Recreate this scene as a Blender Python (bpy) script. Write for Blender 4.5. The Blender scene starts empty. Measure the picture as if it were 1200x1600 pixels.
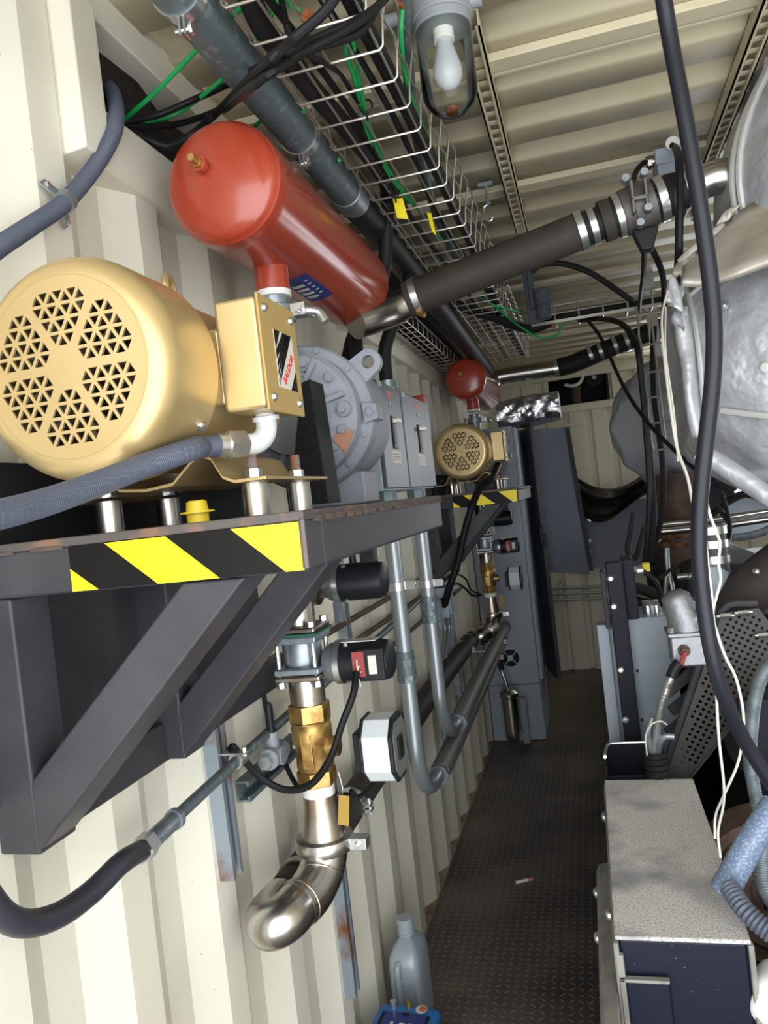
import bpy, math, random
from mathutils import Vector, Matrix
random.seed(7)
R = math.radians
PI = math.pi
scn = bpy.context.scene
COL = scn.collection
V = Vector

# ------------------------------------------------------------------ camera basis (corridor looks along +y)
_e1 = V((315, -51, 1200)).normalized()
_ev = V((0.115, 1, 0.013)); _ev = (_ev - _e1 * _ev.dot(_e1)).normalized()
_ex = _ev.cross(_e1)
CAM = V((0.70, 0.0, 1.61))

def Q(u, v, x=None, y=None, z=None):
    """a point of the place seen in direction (u, v), lying on the plane x=, y= or z="""
    r = V((u - 600, v - 800, 1200))
    d = V((r.dot(_ex), r.dot(_e1), -r.dot(_ev)))
    if x is not None: t = (x - CAM.x) / d.x
    elif y is not None: t = y / d.y
    else: t = (z - CAM.z) / d.z
    return CAM + d * t

# ------------------------------------------------------------------ materials
def lin(c):
    return tuple(((k / 255) / 12.92 if k <= 10 else (((k / 255) + .055) / 1.055) ** 2.4) for k in c)

def mat(name, rgb, rough=.5, metal=0.0, mix=None, bump=None, coat=0, spec=None, fine=None):
    """rgb sRGB 0-255; mix=(rgb2, scale, lo, hi) worn / dirty patches; bump=(scale, distance, strength); fine=(rgb3, scale, lo, hi) specks"""
    m = bpy.data.materials.new(name); m.use_nodes = True
    nt = m.node_tree; N = nt.nodes; L = nt.links
    b = N['Principled BSDF']
    b.inputs['Base Color'].default_value = (*lin(rgb), 1)
    b.inputs['Roughness'].default_value = rough
    b.inputs['Metallic'].default_value = metal
    if coat: b.inputs['Coat Weight'].default_value = coat; b.inputs['Coat Roughness'].default_value = .12
    if spec is not None: b.inputs['Specular IOR Level'].default_value = spec
    tc = None
    def coord():
        nonlocal tc
        if tc is None: tc = N.new('ShaderNodeNewGeometry')
        return tc.outputs['Position']
    last = None
    for k in (mix, fine):
        if not k: continue
        n = N.new('ShaderNodeTexNoise'); n.inputs['Scale'].default_value = k[1]; n.inputs['Detail'].default_value = 6
        L.new(coord(), n.inputs['Vector'])
        mr = N.new('ShaderNodeMapRange'); mr.inputs['From Min'].default_value = k[2]; mr.inputs['From Max'].default_value = k[3]
        L.new(n.outputs['Fac'], mr.inputs['Value'])
        mx = N.new('ShaderNodeMix'); mx.data_type = 'RGBA'
        if last is None: mx.inputs['A'].default_value = (*lin(rgb), 1)
        else: L.new(last, mx.inputs['A'])
        mx.inputs['B'].default_value = (*lin(k[0]), 1)
        L.new(mr.outputs['Result'], mx.inputs['Factor'])
        last = mx.outputs['Result']
    if last is not None: L.new(last, b.inputs['Base Color'])
    if bump:
        n = N.new('ShaderNodeTexNoise'); n.inputs['Scale'].default_value = bump[0]; n.inputs['Detail'].default_value = 4
        L.new(coord(), n.inputs['Vector'])
        bp = N.new('ShaderNodeBump'); bp.inputs['Distance'].default_value = bump[1]
        bp.inputs['Strength'].default_value = bump[2] if len(bump) > 2 else .6
        L.new(n.outputs['Fac'], bp.inputs['Height']); L.new(bp.outputs['Normal'], b.inputs['Normal'])
    return m

CREAM = mat('cream_paint', (222, 218, 203), .5, mix=((212, 206, 187), 2.2, .45, .75), fine=((120, 105, 80), 160, .72, .76))
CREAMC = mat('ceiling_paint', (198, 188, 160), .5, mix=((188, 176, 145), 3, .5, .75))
RUST = mat('rust', (122, 92, 68), .9, mix=((82, 48, 32), 40, .4, .6), bump=(120, .002))
STEEL = mat('black_steel_paint', (54, 53, 57), .40, mix=((64, 63, 67), 9, .4, .7), bump=(520, .0006, .5), spec=0.3)
STEELTOP = mat('worn_steel_top', (74, 68, 66), .6, mix=((112, 84, 68), 26, .5, .68), bump=(180, .001))
WELD = mat('weld_metal', (92, 86, 84), .5, .4, mix=((118, 82, 62), 60, .5, .65), bump=(300, .002))
YELLOW = mat('hazard_yellow', (247, 224, 8), .4)
TAPEBLACK = mat('hazard_black', (18, 17, 17), .4, bump=(90, .0006), spec=0.15)
GOLD = mat('gold_paint', (198, 174, 126), .36, .6, mix=((190, 165, 116), 6, .4, .7))
GOLDP = mat('gold_lid_paint', (196, 166, 104), .42, .4)
FANDARK = mat('fan_dark', (96, 84, 74), .5, mix=((40, 34, 32), 38, .45, .55))
STAIN = mat('stainless', (192, 189, 184), .27, 1, mix=((162, 154, 146), 8, .45, .7))
STAINB = mat('heat_tinted_stainless', (168, 150, 134), .33, 1, mix=((184, 176, 168), 24, .4, .6))
GALV = mat('galvanised', (160, 168, 174), .42, .75, mix=((134, 144, 152), 34, .4, .65))
GALVD = mat('dull_galvanised', (98, 110, 114), .5, .4, mix=((128, 138, 142), 46, .56, .66))
ZINC = mat('bright_zinc', (206, 208, 208), .28, .9)
BLOWER = mat('blower_grey', (140, 144, 154), .5, mix=((126, 130, 140), 12, .45, .65))
DIRT = mat('dirty_cream', (150, 134, 110), .8, mix=((112, 86, 66), 22, .5, .65))
RUSTP = mat('rust_primer', (166, 118, 92), .7, mix=((140, 132, 130), 50, .5, .62))
RED = mat('red_oxide_gloss', (164, 62, 40), .28, mix=((154, 56, 36), 5, .4, .7), coat=.4)
BRASS = mat('brass', (194, 160, 98), .4, .85, mix=((142, 104, 54), 30, .45, .65))
RUBBER = mat('black_rubber', (34, 33, 34), .55, spec=0.2)
RUBBERB = mat('brown_black_hose', (58, 53, 50), .6, mix=((70, 60, 52), 12, .5, .7), spec=0.2)
CABLE = mat('black_cable', (24, 24, 26), .5, spec=0.2)
FLEX = mat('grey_flex_conduit', (74, 80, 95), .5)
FLEXD = mat('dark_flex_conduit', (52, 52, 60), .42, spec=0.3)
ENCL = mat('enclosure_grey', (138, 148, 158), .42, mix=((128, 138, 148), 4, .4, .7))
ENCLD = mat('cabinet_grey', (160, 170, 183), .42)
DOORM = mat('door_dark_grey', (84, 86, 90), .45, spec=0.2)
SENSOR = mat('sensor_dark_grey', (76, 80, 88), .45, spec=0.2)
ENCLM = mat('cover_grey_metal', (76, 82, 87), .34, .1, spec=.15)
PCOND = mat('painted_conduit', (150, 157, 162), .34, .6)
PVC = mat('coated_pipe_grey', (104, 104, 102), .5)
WHITEP = mat('white_plastic', (206, 212, 214), .45)
GREYP = mat('grey_plastic', (96, 100, 98), .5)
BLACKP = mat('black_plastic', (30, 31, 34), .4, spec=0.22)
GREEN = mat('green_wire', (22, 150, 76), .42)
GASKET = mat('green_gasket', (30, 92, 76), .6)
WIRE = mat('tray_wire', (188, 184, 174), .35, .85)
JACKET = mat('silver_jacket_fabric', (178, 181, 186), .42, .35, mix=((160, 162, 168), 3, .4, .7), bump=(6, .05, .75))
JACKETB = mat('scorched_jacket_fabric', (176, 171, 162), .46, .3, mix=((148, 124, 92), 3.2, .46, .72), bump=(8, .02, .5))
JACKETD = mat('grey_jacket_fabric', (160, 163, 170), .5, .2, bump=(10, .02, .6))
PIPING = mat('jacket_piping', (196, 196, 194), .45, .3)
TAGY = mat('yellow_tag', (236, 214, 22), .5)
TAGD = mat('weathered_tag', (166, 134, 58), .6)
CAPY = mat('yellow_cap_plastic', (222, 196, 40), .4)
NAVY = mat('navy_panel', (21, 25, 40), .33, fine=((104, 108, 120), 140, .68, .72), spec=0.2)
NAVYP = mat('navy_paint', (28, 31, 39), .42, spec=0.12)
DUST = mat('dusty_grey_top', (210, 207, 204), .85, mix=((122, 122, 128), 6, .48, .68), fine=((150, 147, 144), 300, .50, .62), bump=(140, .002))
LEDGE = mat('ledge_grey', (132, 130, 124), .5, mix=((110, 108, 104), 20, .45, .65), bump=(200, .0008))
FOAM = mat('padded_grey_fabric', (130, 135, 149), .9, bump=(12, .012, .5), spec=0.1)
SHEETB = mat('black_rubber_sheet', (46, 42, 40), .55, bump=(12, .02, .8), spec=0.2)
FOIL = mat('foil', (205, 205, 210), .26, .95, bump=(14, .02, .4))
CASTAL = mat('cast_aluminium', (150, 152, 156), .52, .8, bump=(60, .004, .5))
DARK = mat('engine_black', (32, 32, 34), .5, spec=0.15)
DARKG = mat('engine_grey', (66, 66, 68), .5, mix=((54, 54, 58), 10, .4, .6), spec=0.2)
BROWNPIPE = mat('rusty_brown_pipe', (92, 72, 60), .7, mix=((70, 54, 46), 20, .4, .6))
GUARD = mat('perforated_guard', (70, 68, 66), .5, .3, spec=0.25)
WHITEW = mat('white_wire', (206, 204, 196), .45)
CLEARTUBE = mat('clear_braid_tube', (100, 116, 142), .3, 0, mix=((140, 154, 178), 220, .5, .62))
JUG = mat('silver_jug_plastic', (160, 170, 178), .36, .1)
BLUE = mat('blue_plastic', (34, 106, 176), .42)
BLUEL = mat('blue_label', (38, 52, 120), .4)
ORANGE = mat('orange_sticker', (200, 92, 50), .5)
PAPER = mat('sticker_paper', (206, 200, 192), .5)
REDP = mat('red_board', (150, 56, 52), .5)
REDT = mat('red_lettering', (200, 44, 44), .5)
PINK = mat('pink_rubber', (200, 120, 140), .6)
PORC = mat('socket_white', (226, 226, 222), .4)
BULB = mat('frosted_bulb', (188, 191, 198), .25)
FIXT = mat('fixture_grey', (142, 146, 150), .5, bump=(120, .001))
COPPER = mat('copper_lug', (170, 108, 76), .4, .7)

def glass_mat():
    """thin clear glass: see-through, mirror-like at grazing angles"""
    m = bpy.data.materials.new('clear_glass'); m.use_nodes = True
    nt = m.node_tree; N = nt.nodes; L = nt.links
    N.remove(N['Principled BSDF']); out = N['Material Output']
    tr = N.new('ShaderNodeBsdfTransparent'); tr.inputs['Color'].default_value = (.95, .96, .95, 1)
    gl = N.new('ShaderNodeBsdfGlossy'); gl.inputs['Roughness'].default_value = .04
    fr = N.new('ShaderNodeFresnel'); fr.inputs['IOR'].default_value = 1.25
    mx = N.new('ShaderNodeMixShader'); L.new(fr.outputs[0], mx.inputs[0]); L.new(tr.outputs[0], mx.inputs[1]); L.new(gl.outputs[0], mx.inputs[2])
    L.new(mx.outputs[0], out.inputs['Surface'])
    return m
GLASS = glass_mat()

def plate_floor():
    m = bpy.data.materials.new('diamond_plate'); m.use_nodes = True
    nt = m.node_tree; N = nt.nodes; L = nt.links; b = N['Principled BSDF']
    geo = N.new('ShaderNodeNewGeometry'); sx = N.new('ShaderNodeSeparateXYZ'); L.new(geo.outputs['Position'], sx.inputs[0])
    def mth(op, a, c=None, d=None):
        n = N.new('ShaderNodeMath'); n.operation = op
        for i, k in enumerate((a, c, d)):
            if k is None: continue
            if isinstance(k, (int, float)): n.inputs[i].default_value = k
            else: L.new(k, n.inputs[i])
        return n.outputs[0]
    px = mth('MULTIPLY', sx.outputs['X'], 34); py = mth('MULTIPLY', sx.outputs['Y'], 34)
    fx = mth('FLOOR', px); fy = mth('FLOOR', py)
    par = mth('FLOORED_MODULO', mth('ADD', fx, fy), 2)
    sg = mth('SUBTRACT', mth('MULTIPLY', par, 2), 1)
    lx = mth('SUBTRACT', mth('SUBTRACT', px, fx), .5); ly = mth('SUBTRACT', mth('SUBTRACT', py, fy), .5)
    a = mth('ADD', lx, mth('MULTIPLY', ly, sg)); c = mth('SUBTRACT', lx, mth('MULTIPLY', ly, sg))
    d = mth('ADD', mth('POWER', mth('MULTIPLY', a, 1.75), 2), mth('POWER', mth('MULTIPLY', c, 6.0), 2))
    mr = N.new('ShaderNodeMapRange'); mr.inputs['From Min'].default_value = 1.2; mr.inputs['From Max'].default_value = .5
    L.new(d, mr.inputs['Value'])
    bp = N.new('ShaderNodeBump'); bp.inputs['Distance'].default_value = .006; bp.inputs['Strength'].default_value = .9
    L.new(mr.outputs[0], bp.inputs['Height']); L.new(bp.outputs['Normal'], b.inputs['Normal'])
    n = N.new('ShaderNodeTexNoise'); n.inputs['Scale'].default_value = 2.6; n.inputs['Detail'].default_value = 8
    L.new(geo.outputs['Position'], n.inputs['Vector'])
    cr = N.new('ShaderNodeValToRGB'); L.new(n.outputs['Fac'], cr.inputs[0])
    cr.color_ramp.elements[0].position = .36; cr.color_ramp.elements[0].color = (*lin((70, 65, 61)), 1)
    cr.color_ramp.elements[1].position = .7; cr.color_ramp.elements[1].color = (*lin((122, 112, 103)), 1)
    n2 = N.new('ShaderNodeTexNoise'); n2.inputs['Scale'].default_value = 70; n2.inputs['Detail'].default_value = 2
    L.new(geo.outputs['Position'], n2.inputs['Vector'])
    m2 = N.new('ShaderNodeMapRange'); m2.inputs['From Min'].default_value = .70; m2.inputs['From Max'].default_value = .74
    L.new(n2.outputs['Fac'], m2.inputs['Value'])
    mx = N.new('ShaderNodeMix'); mx.data_type = 'RGBA'; L.new(cr.outputs[0], mx.inputs['A'])
    mx.inputs['B'].default_value = (*lin((150, 144, 136)), 1); L.new(m2.outputs[0], mx.inputs['Factor'])
    mx2 = N.new('ShaderNodeMix'); mx2.data_type = 'RGBA'; L.new(mx.outputs['Result'], mx2.inputs['A'])      # worn lug tops
    mx2.inputs['B'].default_value = (*lin((168, 158, 148)), 1); L.new(mth('MULTIPLY', mr.outputs[0], .55), mx2.inputs['Factor'])
    L.new(mx2.outputs['Result'], b.inputs['Base Color'])
    b.inputs['Roughness'].default_value = .42; b.inputs['Specular IOR Level'].default_value = .5; b.inputs['Metallic'].default_value = .15
    return m
PLATE = plate_floor()

# ------------------------------------------------------------------ mesh builder
def frame(axis):
    a = V(axis).normalized()
    h = V((0, 0, 1)) if abs(a.z) < .9 else V((1, 0, 0))
    s = a.cross(h).normalized(); t = s.cross(a).normalized()
    return s, t, a

def smooth_path(pts, k=6, closed=False):
    pts = [V(p) for p in pts]
    if len(pts) < 3: return pts
    out = []; n = len(pts)
    for i in range(n if closed else n - 1):
        if closed: p0, p1, p2, p3 = pts[i - 1], pts[i], pts[(i + 1) % n], pts[(i + 2) % n]
        else:
            p1, p2 = pts[i], pts[i + 1]
            p0 = pts[i - 1] if i else p1 * 2 - p2
            p3 = pts[i + 2] if i + 2 < n else p2 * 2 - p1
        for j in range(k):
            t = j / k
            out.append(.5 * ((2 * p1) + (p2 - p0) * t + (2 * p0 - 5 * p1 + 4 * p2 - p3) * t * t + (3 * p1 - p0 - 3 * p2 + p3) * t ** 3))
    if not closed: out.append(pts[-1])
    return out

class MB:
    def __init__(s): s.v = []; s.f = []
    def add(s, vs, fs):
        o = len(s.v); s.v += [V(p) for p in vs]; s.f += [tuple(i + o for i in f) for f in fs]; return s
    def box(s, lo, hi, rot=None, piv=None):
        (x0, y0, z0), (x1, y1, z1) = lo, hi
        vs = [V(p) for p in ((x0, y0, z0), (x1, y0, z0), (x1, y1, z0), (x0, y1, z0), (x0, y0, z1), (x1, y0, z1), (x1, y1, z1), (x0, y1, z1))]
        if rot is not None:
            c = V(piv) if piv is not None else (V(lo) + V(hi)) / 2
            vs = [c + rot @ (p - c) for p in vs]
        return s.add(vs, [(0, 3, 2, 1), (4, 5, 6, 7), (0, 1, 5, 4), (1, 2, 6, 5), (2, 3, 7, 6), (3, 0, 4, 7)])
    def beam(s, p0, p1, w, h, up=(0, 0, 1)):
        p0, p1 = V(p0), V(p1); a = (p1 - p0).normalized(); sd = a.cross(V(up)).normalized() * w / 2; u = sd.cross(a).normalized() * h / 2
        vs = [p + i * sd + j * u for p in (p0, p1) for i, j in ((-1, -1), (1, -1), (1, 1), (-1, 1))]
        return s.add(vs, [(0, 1, 2, 3), (7, 6, 5, 4), (0, 4, 5, 1), (1, 5, 6, 2), (2, 6, 7, 3), (3, 7, 4, 0)])
    def lathe(s, prof, o, axis, n=32, ref=None):
        """prof = [(radius, distance along the axis)]"""
        sd, t, a = frame(axis); o = V(o); b0 = len(s.v); rings = []
        for r, d in prof:
            if r < 1e-6: s.v.append(o + a * d); rings.append([len(s.v) - 1])
            else:
                ring = []
                for i in range(n):
                    an = 2 * PI * i / n
                    s.v.append(o + a * d + (sd * math.cos(an) + t * math.sin(an)) * r); ring.append(len(s.v) - 1)
                rings.append(ring)
        for A, B in zip(rings, rings[1:]):
            if len(A) == 1 and len(B) == 1: continue
            for i in range(n):
                j = (i + 1) % n
                if len(A) == 1: s.f.append((A[0], B[i], B[j]))
                elif len(B) == 1: s.f.append((A[i], B[0], A[j]))
                else: s.f.append((A[i], B[i], B[j], A[j]))
        return s
    def cyl(s, p0, p1, r0, r1=None, n=20):
        p0, p1 = V(p0), V(p1); L = (p1 - p0).length; r1 = r0 if r1 is None else r1
        return s.lathe([(0, 0), (r0, 0), (r1, L), (0, L)], p0, p1 - p0, n)
    def ring(s, p0, p1, ro, ri, n=28):
        p0, p1 = V(p0), V(p1); L = (p1 - p0).length
        return s.lathe([(ri, 0), (ro, 0), (ro, L), (ri, L), (ri, 0)], p0, p1 - p0, n)
    def tube(s, pts, r, n=10, k=6, closed=False, rib=None, caps=True):
        P = smooth_path(pts, k, closed) if k else [V(p) for p in pts]
        if rib:                                    # (pitch, amplitude)
            D = [P[0]]; left = 0; step = rib[0] / 2
            for a, b in zip(P, P[1:]):
                L = (b - a).length; d = step - left
                while d <= L: D.append(a + (b - a) * (d / L)); d += step
                left = (left + L) % step if L else left
            P = D
        m = len(P); rad = (lambda i: (r[0] + (r[1] - r[0]) * i / (m - 1)) if isinstance(r, tuple) else r)
        T = [((P[(i + 1) % m] - P[i - 1]) if closed else (P[min(i + 1, m - 1)] - P[max(i - 1, 0)])).normalized() for i in range(m)]
        sd = frame(T[0])[0]; b0 = len(s.v)
        for i in range(m):
            sd = (sd - T[i] * sd.dot(T[i])).normalized(); t = T[i].cross(sd)
            rr = rad(i) + (rib[1] * (i % 2) if rib else 0)
            for j in range(n):
                an = 2 * PI * j / n; s.v.append(P[i] + (sd * math.cos(an) + t * math.sin(an)) * rr)
        for i in range(m if closed else m - 1):
            i2 = (i + 1) % m
            for j in range(n):
                j2 = (j + 1) % n
                s.f.append((b0 + i * n + j, b0 + i2 * n + j, b0 + i2 * n + j2, b0 + i * n + j2))
        if caps and not closed:
            s.f.append(tuple(b0 + j for j in range(n - 1, -1, -1)) if False else tuple(b0 + j for j in range(n)))
            s.f.append(tuple(b0 + (m - 1) * n + j for j in range(n - 1, -1, -1)))
        return s
    def prism(s, poly, off):
        poly = [V(p) for p in poly]; off = V(off); n = len(poly)
        return s.add(poly + [p + off for p in poly], [tuple(range(n - 1, -1, -1)), tuple(range(n, 2 * n))] + [(i, (i + 1) % n, n + (i + 1) % n, n + i) for i in range(n)])
    def ball(s, c, r, sc=(1, 1, 1), n=20, m=12):
        c = V(c); vs = []; fs = []
        for i in range(m + 1):
            th = PI * i / m
            for j in range(n):
                ph = 2 * PI * j / n
                vs.append(c + V((r * sc[0] * math.sin(th) * math.cos(ph), r * sc[1] * math.sin(th) * math.sin(ph), r * sc[2] * math.cos(th))))
        for i in range(m):
            for j in range(n):
                j2 = (j + 1) % n; fs.append((i * n + j, (i + 1) * n + j, (i + 1) * n + j2, i * n + j2))
        return s.add(vs, fs)
    def torus(s, c, axis, Rr, r, n=28, m=8):
        sd, t, a = frame(axis); c = V(c)
        return s.tube([c + (sd * math.cos(2 * PI * i / n) + t * math.sin(2 * PI * i / n)) * Rr for i in range(n)], r, m, 0, True)
    def bolt(s, p, axis, r=.008, h=.007):
        p = V(p); a = V(axis).normalized()
        s.cyl(p, p + a * .002, r * 1.45, n=16); return s.cyl(p + a * .002, p + a * h, r, n=6)
    def holed(s, outer, holes, th, o, ux, uy):
        """flat plate with holes: 2-D outlines, thickness th, placed at o with axes ux, uy"""
        cu = bpy.data.curves.new('outline', 'CURVE'); cu.dimensions = '2D'; cu.fill_mode = 'BOTH'; cu.extrude = th / 2
        for pl in [outer] + holes:
            sp = cu.splines.new('POLY'); sp.points.add(len(pl) - 1); sp.use_cyclic_u = True
            for q, p in zip(sp.points, pl): q.co = (p[0], p[1], 0, 1)
        ob = bpy.data.objects.new('outline', cu); COL.objects.link(ob)
        me = bpy.data.meshes.new_from_object(ob.evaluated_get(bpy.context.evaluated_depsgraph_get()))
        ux, uy = V(ux).normalized(), V(uy).normalized(); uz = ux.cross(uy); o = V(o)
        s.add([o + ux * v.co.x + uy * v.co.y + uz * v.co.z for v in me.vertices], [tuple(p.vertices) for p in me.polygons])
        bpy.data.objects.remove(ob); bpy.data.curves.remove(cu); bpy.data.meshes.remove(me)
        return s
    def xform(s, M, start=0):
        for i in range(start, len(s.v)): s.v[i] = M @ s.v[i]
        return s
    def build(s, name, material, parent=None, bevel=0, base=None, sharp=32, flat=False):
        if parent is not None: o = root_of(parent).location.copy()
        elif base is not None: o = V(base)
        else:
            xs = [p.x for p in s.v]; ys = [p.y for p in s.v]; zs = [p.z for p in s.v]
            o = V(((min(xs) + max(xs)) / 2, (min(ys) + max(ys)) / 2, min(zs)))
        me = bpy.data.meshes.new(name); me.from_pydata([p - o for p in s.v], [], s.f); me.update()
        import bmesh
        bm = bmesh.new(); bm.from_mesh(me); bmesh.ops.recalc_face_normals(bm, faces=bm.faces); bm.to_mesh(me); bm.free()
        if not flat:
            me.shade_smooth(); me.set_sharp_from_angle(angle=R(sharp))
        me.materials.append(material)
        ob = bpy.data.objects.new(name, me); COL.objects.link(ob)
        if parent is not None: ob.parent = parent
        else: ob.location = o
        if bevel:
            bv = ob.modifiers.new('bevel', 'BEVEL'); bv.width = bevel; bv.segments = 2; bv.limit_method = 'ANGLE'; bv.angle_limit = R(40)
            bv.harden_normals = True
        return ob

def root_of(o):
    while o.parent is not None: o = o.parent
    return o

def tag(o, label, cat, group=None, kind=None):
    o['label'] = label; o['category'] = cat
    if group: o['group'] = group
    if kind: o['kind'] = kind
    return o

def thing(name, label, cat, loc, group=None):
    o = bpy.data.objects.new(name, None); COL.objects.link(o); o.location = V(loc); o.empty_display_size = .05
    return tag(o, label, cat, group)

def struct(o): o['kind'] = 'structure'; return o

def kids(o): return [c for c in bpy.data.objects if c.parent is o]

def dup(o, shift, label, parent=None):
    """a copy of a thing with copies of its parts and sub-parts"""
    c = o.copy(); COL.objects.link(c)
    if parent is None: c.location = o.location + V(shift); c['label'] = label
    else: c.parent = parent
    for k in kids(o): dup(k, shift, None, c)
    return c

def cable(name, label, cat, pts, r, m, n=8, k=6, rib=None, group=None):
    return tag(MB().tube(pts, r, n, k, rib=rib).build(name, m), label, cat, group)

def writing(txt, size, m, parent, o, ux, uy, name='lettering', th=.0006):
    """raised lettering as a mesh part"""
    cu = bpy.data.curves.new('txt', 'FONT'); cu.body = txt; cu.size = size; cu.extrude = th; cu.align_x = 'CENTER'; cu.align_y = 'CENTER'
    ob = bpy.data.objects.new('txt', cu); COL.objects.link(ob)
    me = bpy.data.meshes.new_from_object(ob.evaluated_get(bpy.context.evaluated_depsgraph_get()))
    ux, uy = V(ux).normalized(), V(uy).normalized(); uz = ux.cross(uy); o = V(o)
    b = MB().add([o + ux * v.co.x + uy * v.co.y + uz * v.co.z for v in me.vertices], [tuple(p.vertices) for p in me.polygons])
    bpy.data.objects.remove(ob); bpy.data.curves.remove(cu); bpy.data.meshes.remove(me)
    return b.build(name, m, parent, flat=True)

def each(name, m, parent, makers, **kw):
    """one part per maker function (each gets its own empty builder)"""
    for f in makers:
        b = MB(); f(b); b.build(name, m, parent, **kw)

def bolts(name, m, parent, spots, r=.008, h=.007):
    for p, a in spots: MB().bolt(p, a, r, h).build(name, m, parent)
# ================================================================== the setting
ZC = 2.56                     # ceiling
Y0, Y1 = -0.35, 6.72          # container ends
XR = 2.30

def corrugated(prof_at, length_pts, place):
    pass

def wall_sheet(y0, y1, z0, z1, xin, xout, side=1):
    """vertical ribs 278 mm apart; crest at xin, trough at xout"""
    pts = []; y = .734 - .278 * 5
    while y < y1 + .3:
        for dy, x in ((0, xin), (.072, xin), (.140, xout), (.210, xout)): pts.append((y + dy, x))
        y += .278
    out = []
    for i, (y, x) in enumerate(pts):
        if y0 <= y <= y1: out.append((y, x))
        if i + 1 < len(pts):
            ya, xa = y, x; yb, xb = pts[i + 1]
            for c in (y0, y1):
                if ya < c < yb: out.append((c, xa + (xb - xa) * (c - ya) / (yb - ya)))
    out.sort()
    b = MB(); n = len(out); sgn = -.003 if xin > xout else .003
    vs = [(x, y, z) for z in (z0, z1) for y, x in out] + [(x + sgn, y, z) for z in (z0, z1) for y, x in out]
    fs = [(i, i + 1, n + i + 1, n + i) for i in range(n - 1)] + [(2 * n + i + 1, 2 * n + i, 3 * n + i, 3 * n + i + 1) for i in range(n - 1)]
    return b.add(vs, fs)

b = wall_sheet(Y0, 1.10, 0, ZC, -.05, -.086)
b.add(*(lambda w: (w.v, w.f))(wall_sheet(1.10, Y1, 0, 2.25, -.05, -.086)))
struct(b.build('wall_left', CREAM, base=(-.07, 3, 0), sharp=20))
WA, WB, WZ0, WZ1 = 2.55, 3.85, 1.25, 1.85       # daylight opening added in the unseen side wall to brighten the far end
wr = wall_sheet(Y0, WA, 0, ZC, XR, XR + .036)
for a in (wall_sheet(WA, WB, 0, WZ0, XR, XR + .036), wall_sheet(WA, WB, WZ1, ZC, XR, XR + .036), wall_sheet(WB, Y1, 0, ZC, XR, XR + .036)): wr.add(a.v, a.f)
struct(wr.build('wall_right', CREAM, base=(XR, 3, 0), sharp=20))
b = MB().box((XR - .01, WA - .03, WZ0 - .03), (XR + .05, WB + .03, WZ0 + .01)).box((XR - .01, WA - .03, WZ1 - .01), (XR + .05, WB + .03, WZ1 + .03)).box((XR - .01, WA - .03, WZ0), (XR + .05, WA + .01, WZ1)).box((XR - .01, WB - .01, WZ0), (XR + .05, WB + .03, WZ1))
struct(b.build('added_opening', DARK, bevel=.004))  # dark frame around the added side opening

# header beam, dark insulation strip behind it, top rail
b = MB().prism([(-.10, 1.10, 2.232), (-.035, 1.10, 2.232), (-.025, 1.10, 2.25), (-.025, 1.10, 2.335), (-.10, 1.10, 2.335)], (0, Y1 - 1.10, 0))
struct(b.build('trim_1', CREAM, bevel=.003))
struct(MB().box((-.12, Y0, 2.50), (-.03, Y1, ZC + .02)).build('trim_2', CREAM, bevel=.004))
# bent flashing at the end of the opening
b = MB().prism([(-.095, 1.092, 2.225), (-.015, 1.098, 2.235), (-.015, 1.170, 2.235), (-.095, 1.170, 2.225)], (0, 0, .27))
struct(b.build('trim_3', CREAM, bevel=.004))
b = MB(); n = 46
vs = []; 
for i in range(n):
    y = 1.15 + (Y1 - 1.15) * i / (n - 1)
    for j in range(6):
        z = 2.325 + .18 * j / 5
        vs.append((-.088 + .018 * math.sin(i * 1.7 + j) * (j % 2) + .02 * (j in (2, 3)), y, z))
b.add(vs, [(i * 6 + j, i * 6 + j + 1, (i + 1) * 6 + j + 1, (i + 1) * 6 + j) for i in range(n - 1) for j in range(5)])
o = b.build('insulation_sheet', SHEETB); sm = o.modifiers.new('solid', 'SOLIDIFY'); sm.thickness = .004
tag(o, 'dark rubber insulation sheet stuffed in the slot above the cream header beam', 'insulation')

# ceiling: ribs run across the container
pts = []; y = Y0 - .1
while y < Y1 + .3:
    for dy, z in ((0, ZC), (.09, ZC), (.112, ZC + .03), (.17, ZC + .03), (.192, ZC)): pts.append((y + dy, z))
    y += .214
vs = [(x, y, z) for x in (-.1, XR + .05) for y, z in pts]; n = len(pts)
b = MB().add(vs, [(i, i + 1, n + i + 1, n + i) for i in range(n - 1)])
o = struct(b.build('ceiling', CREAMC, base=(1.1, 3, ZC), sharp=20)); sm = o.modifiers.new('solid', 'SOLIDIFY'); sm.thickness = .004; sm.offset = 1
for i, yy in enumerate((1.72, 2.46, 3.7, 5.0)):     # roof cross rails: shallow pairs of lips
    b = MB().box((-.03, yy, ZC - .02), (XR, yy + .05, ZC)).box((-.03, yy + .075, ZC - .012), (XR, yy + .088, ZC))
    struct(b.build('trim_%d' % (4 + i), CREAMC, bevel=.003))

# floor: two chequer plates with a seam
b = MB().box((-.10, Y0, -.03), (XR + .05, 3.955, 0)).box((-.10, 3.962, -.03), (XR + .05, Y1 + .02, -.0015))
b.box((-.15, Y1 + .02, -.03), (XR + .1, Y1 + .4, -.0016))
struct(b.build('floor', PLATE, base=(1, 3, -.03)))
struct(MB().box((-.088, Y0, 0), (-.046, Y1, .012)).build('baseboard_left', DIRT, bevel=.003))
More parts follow.
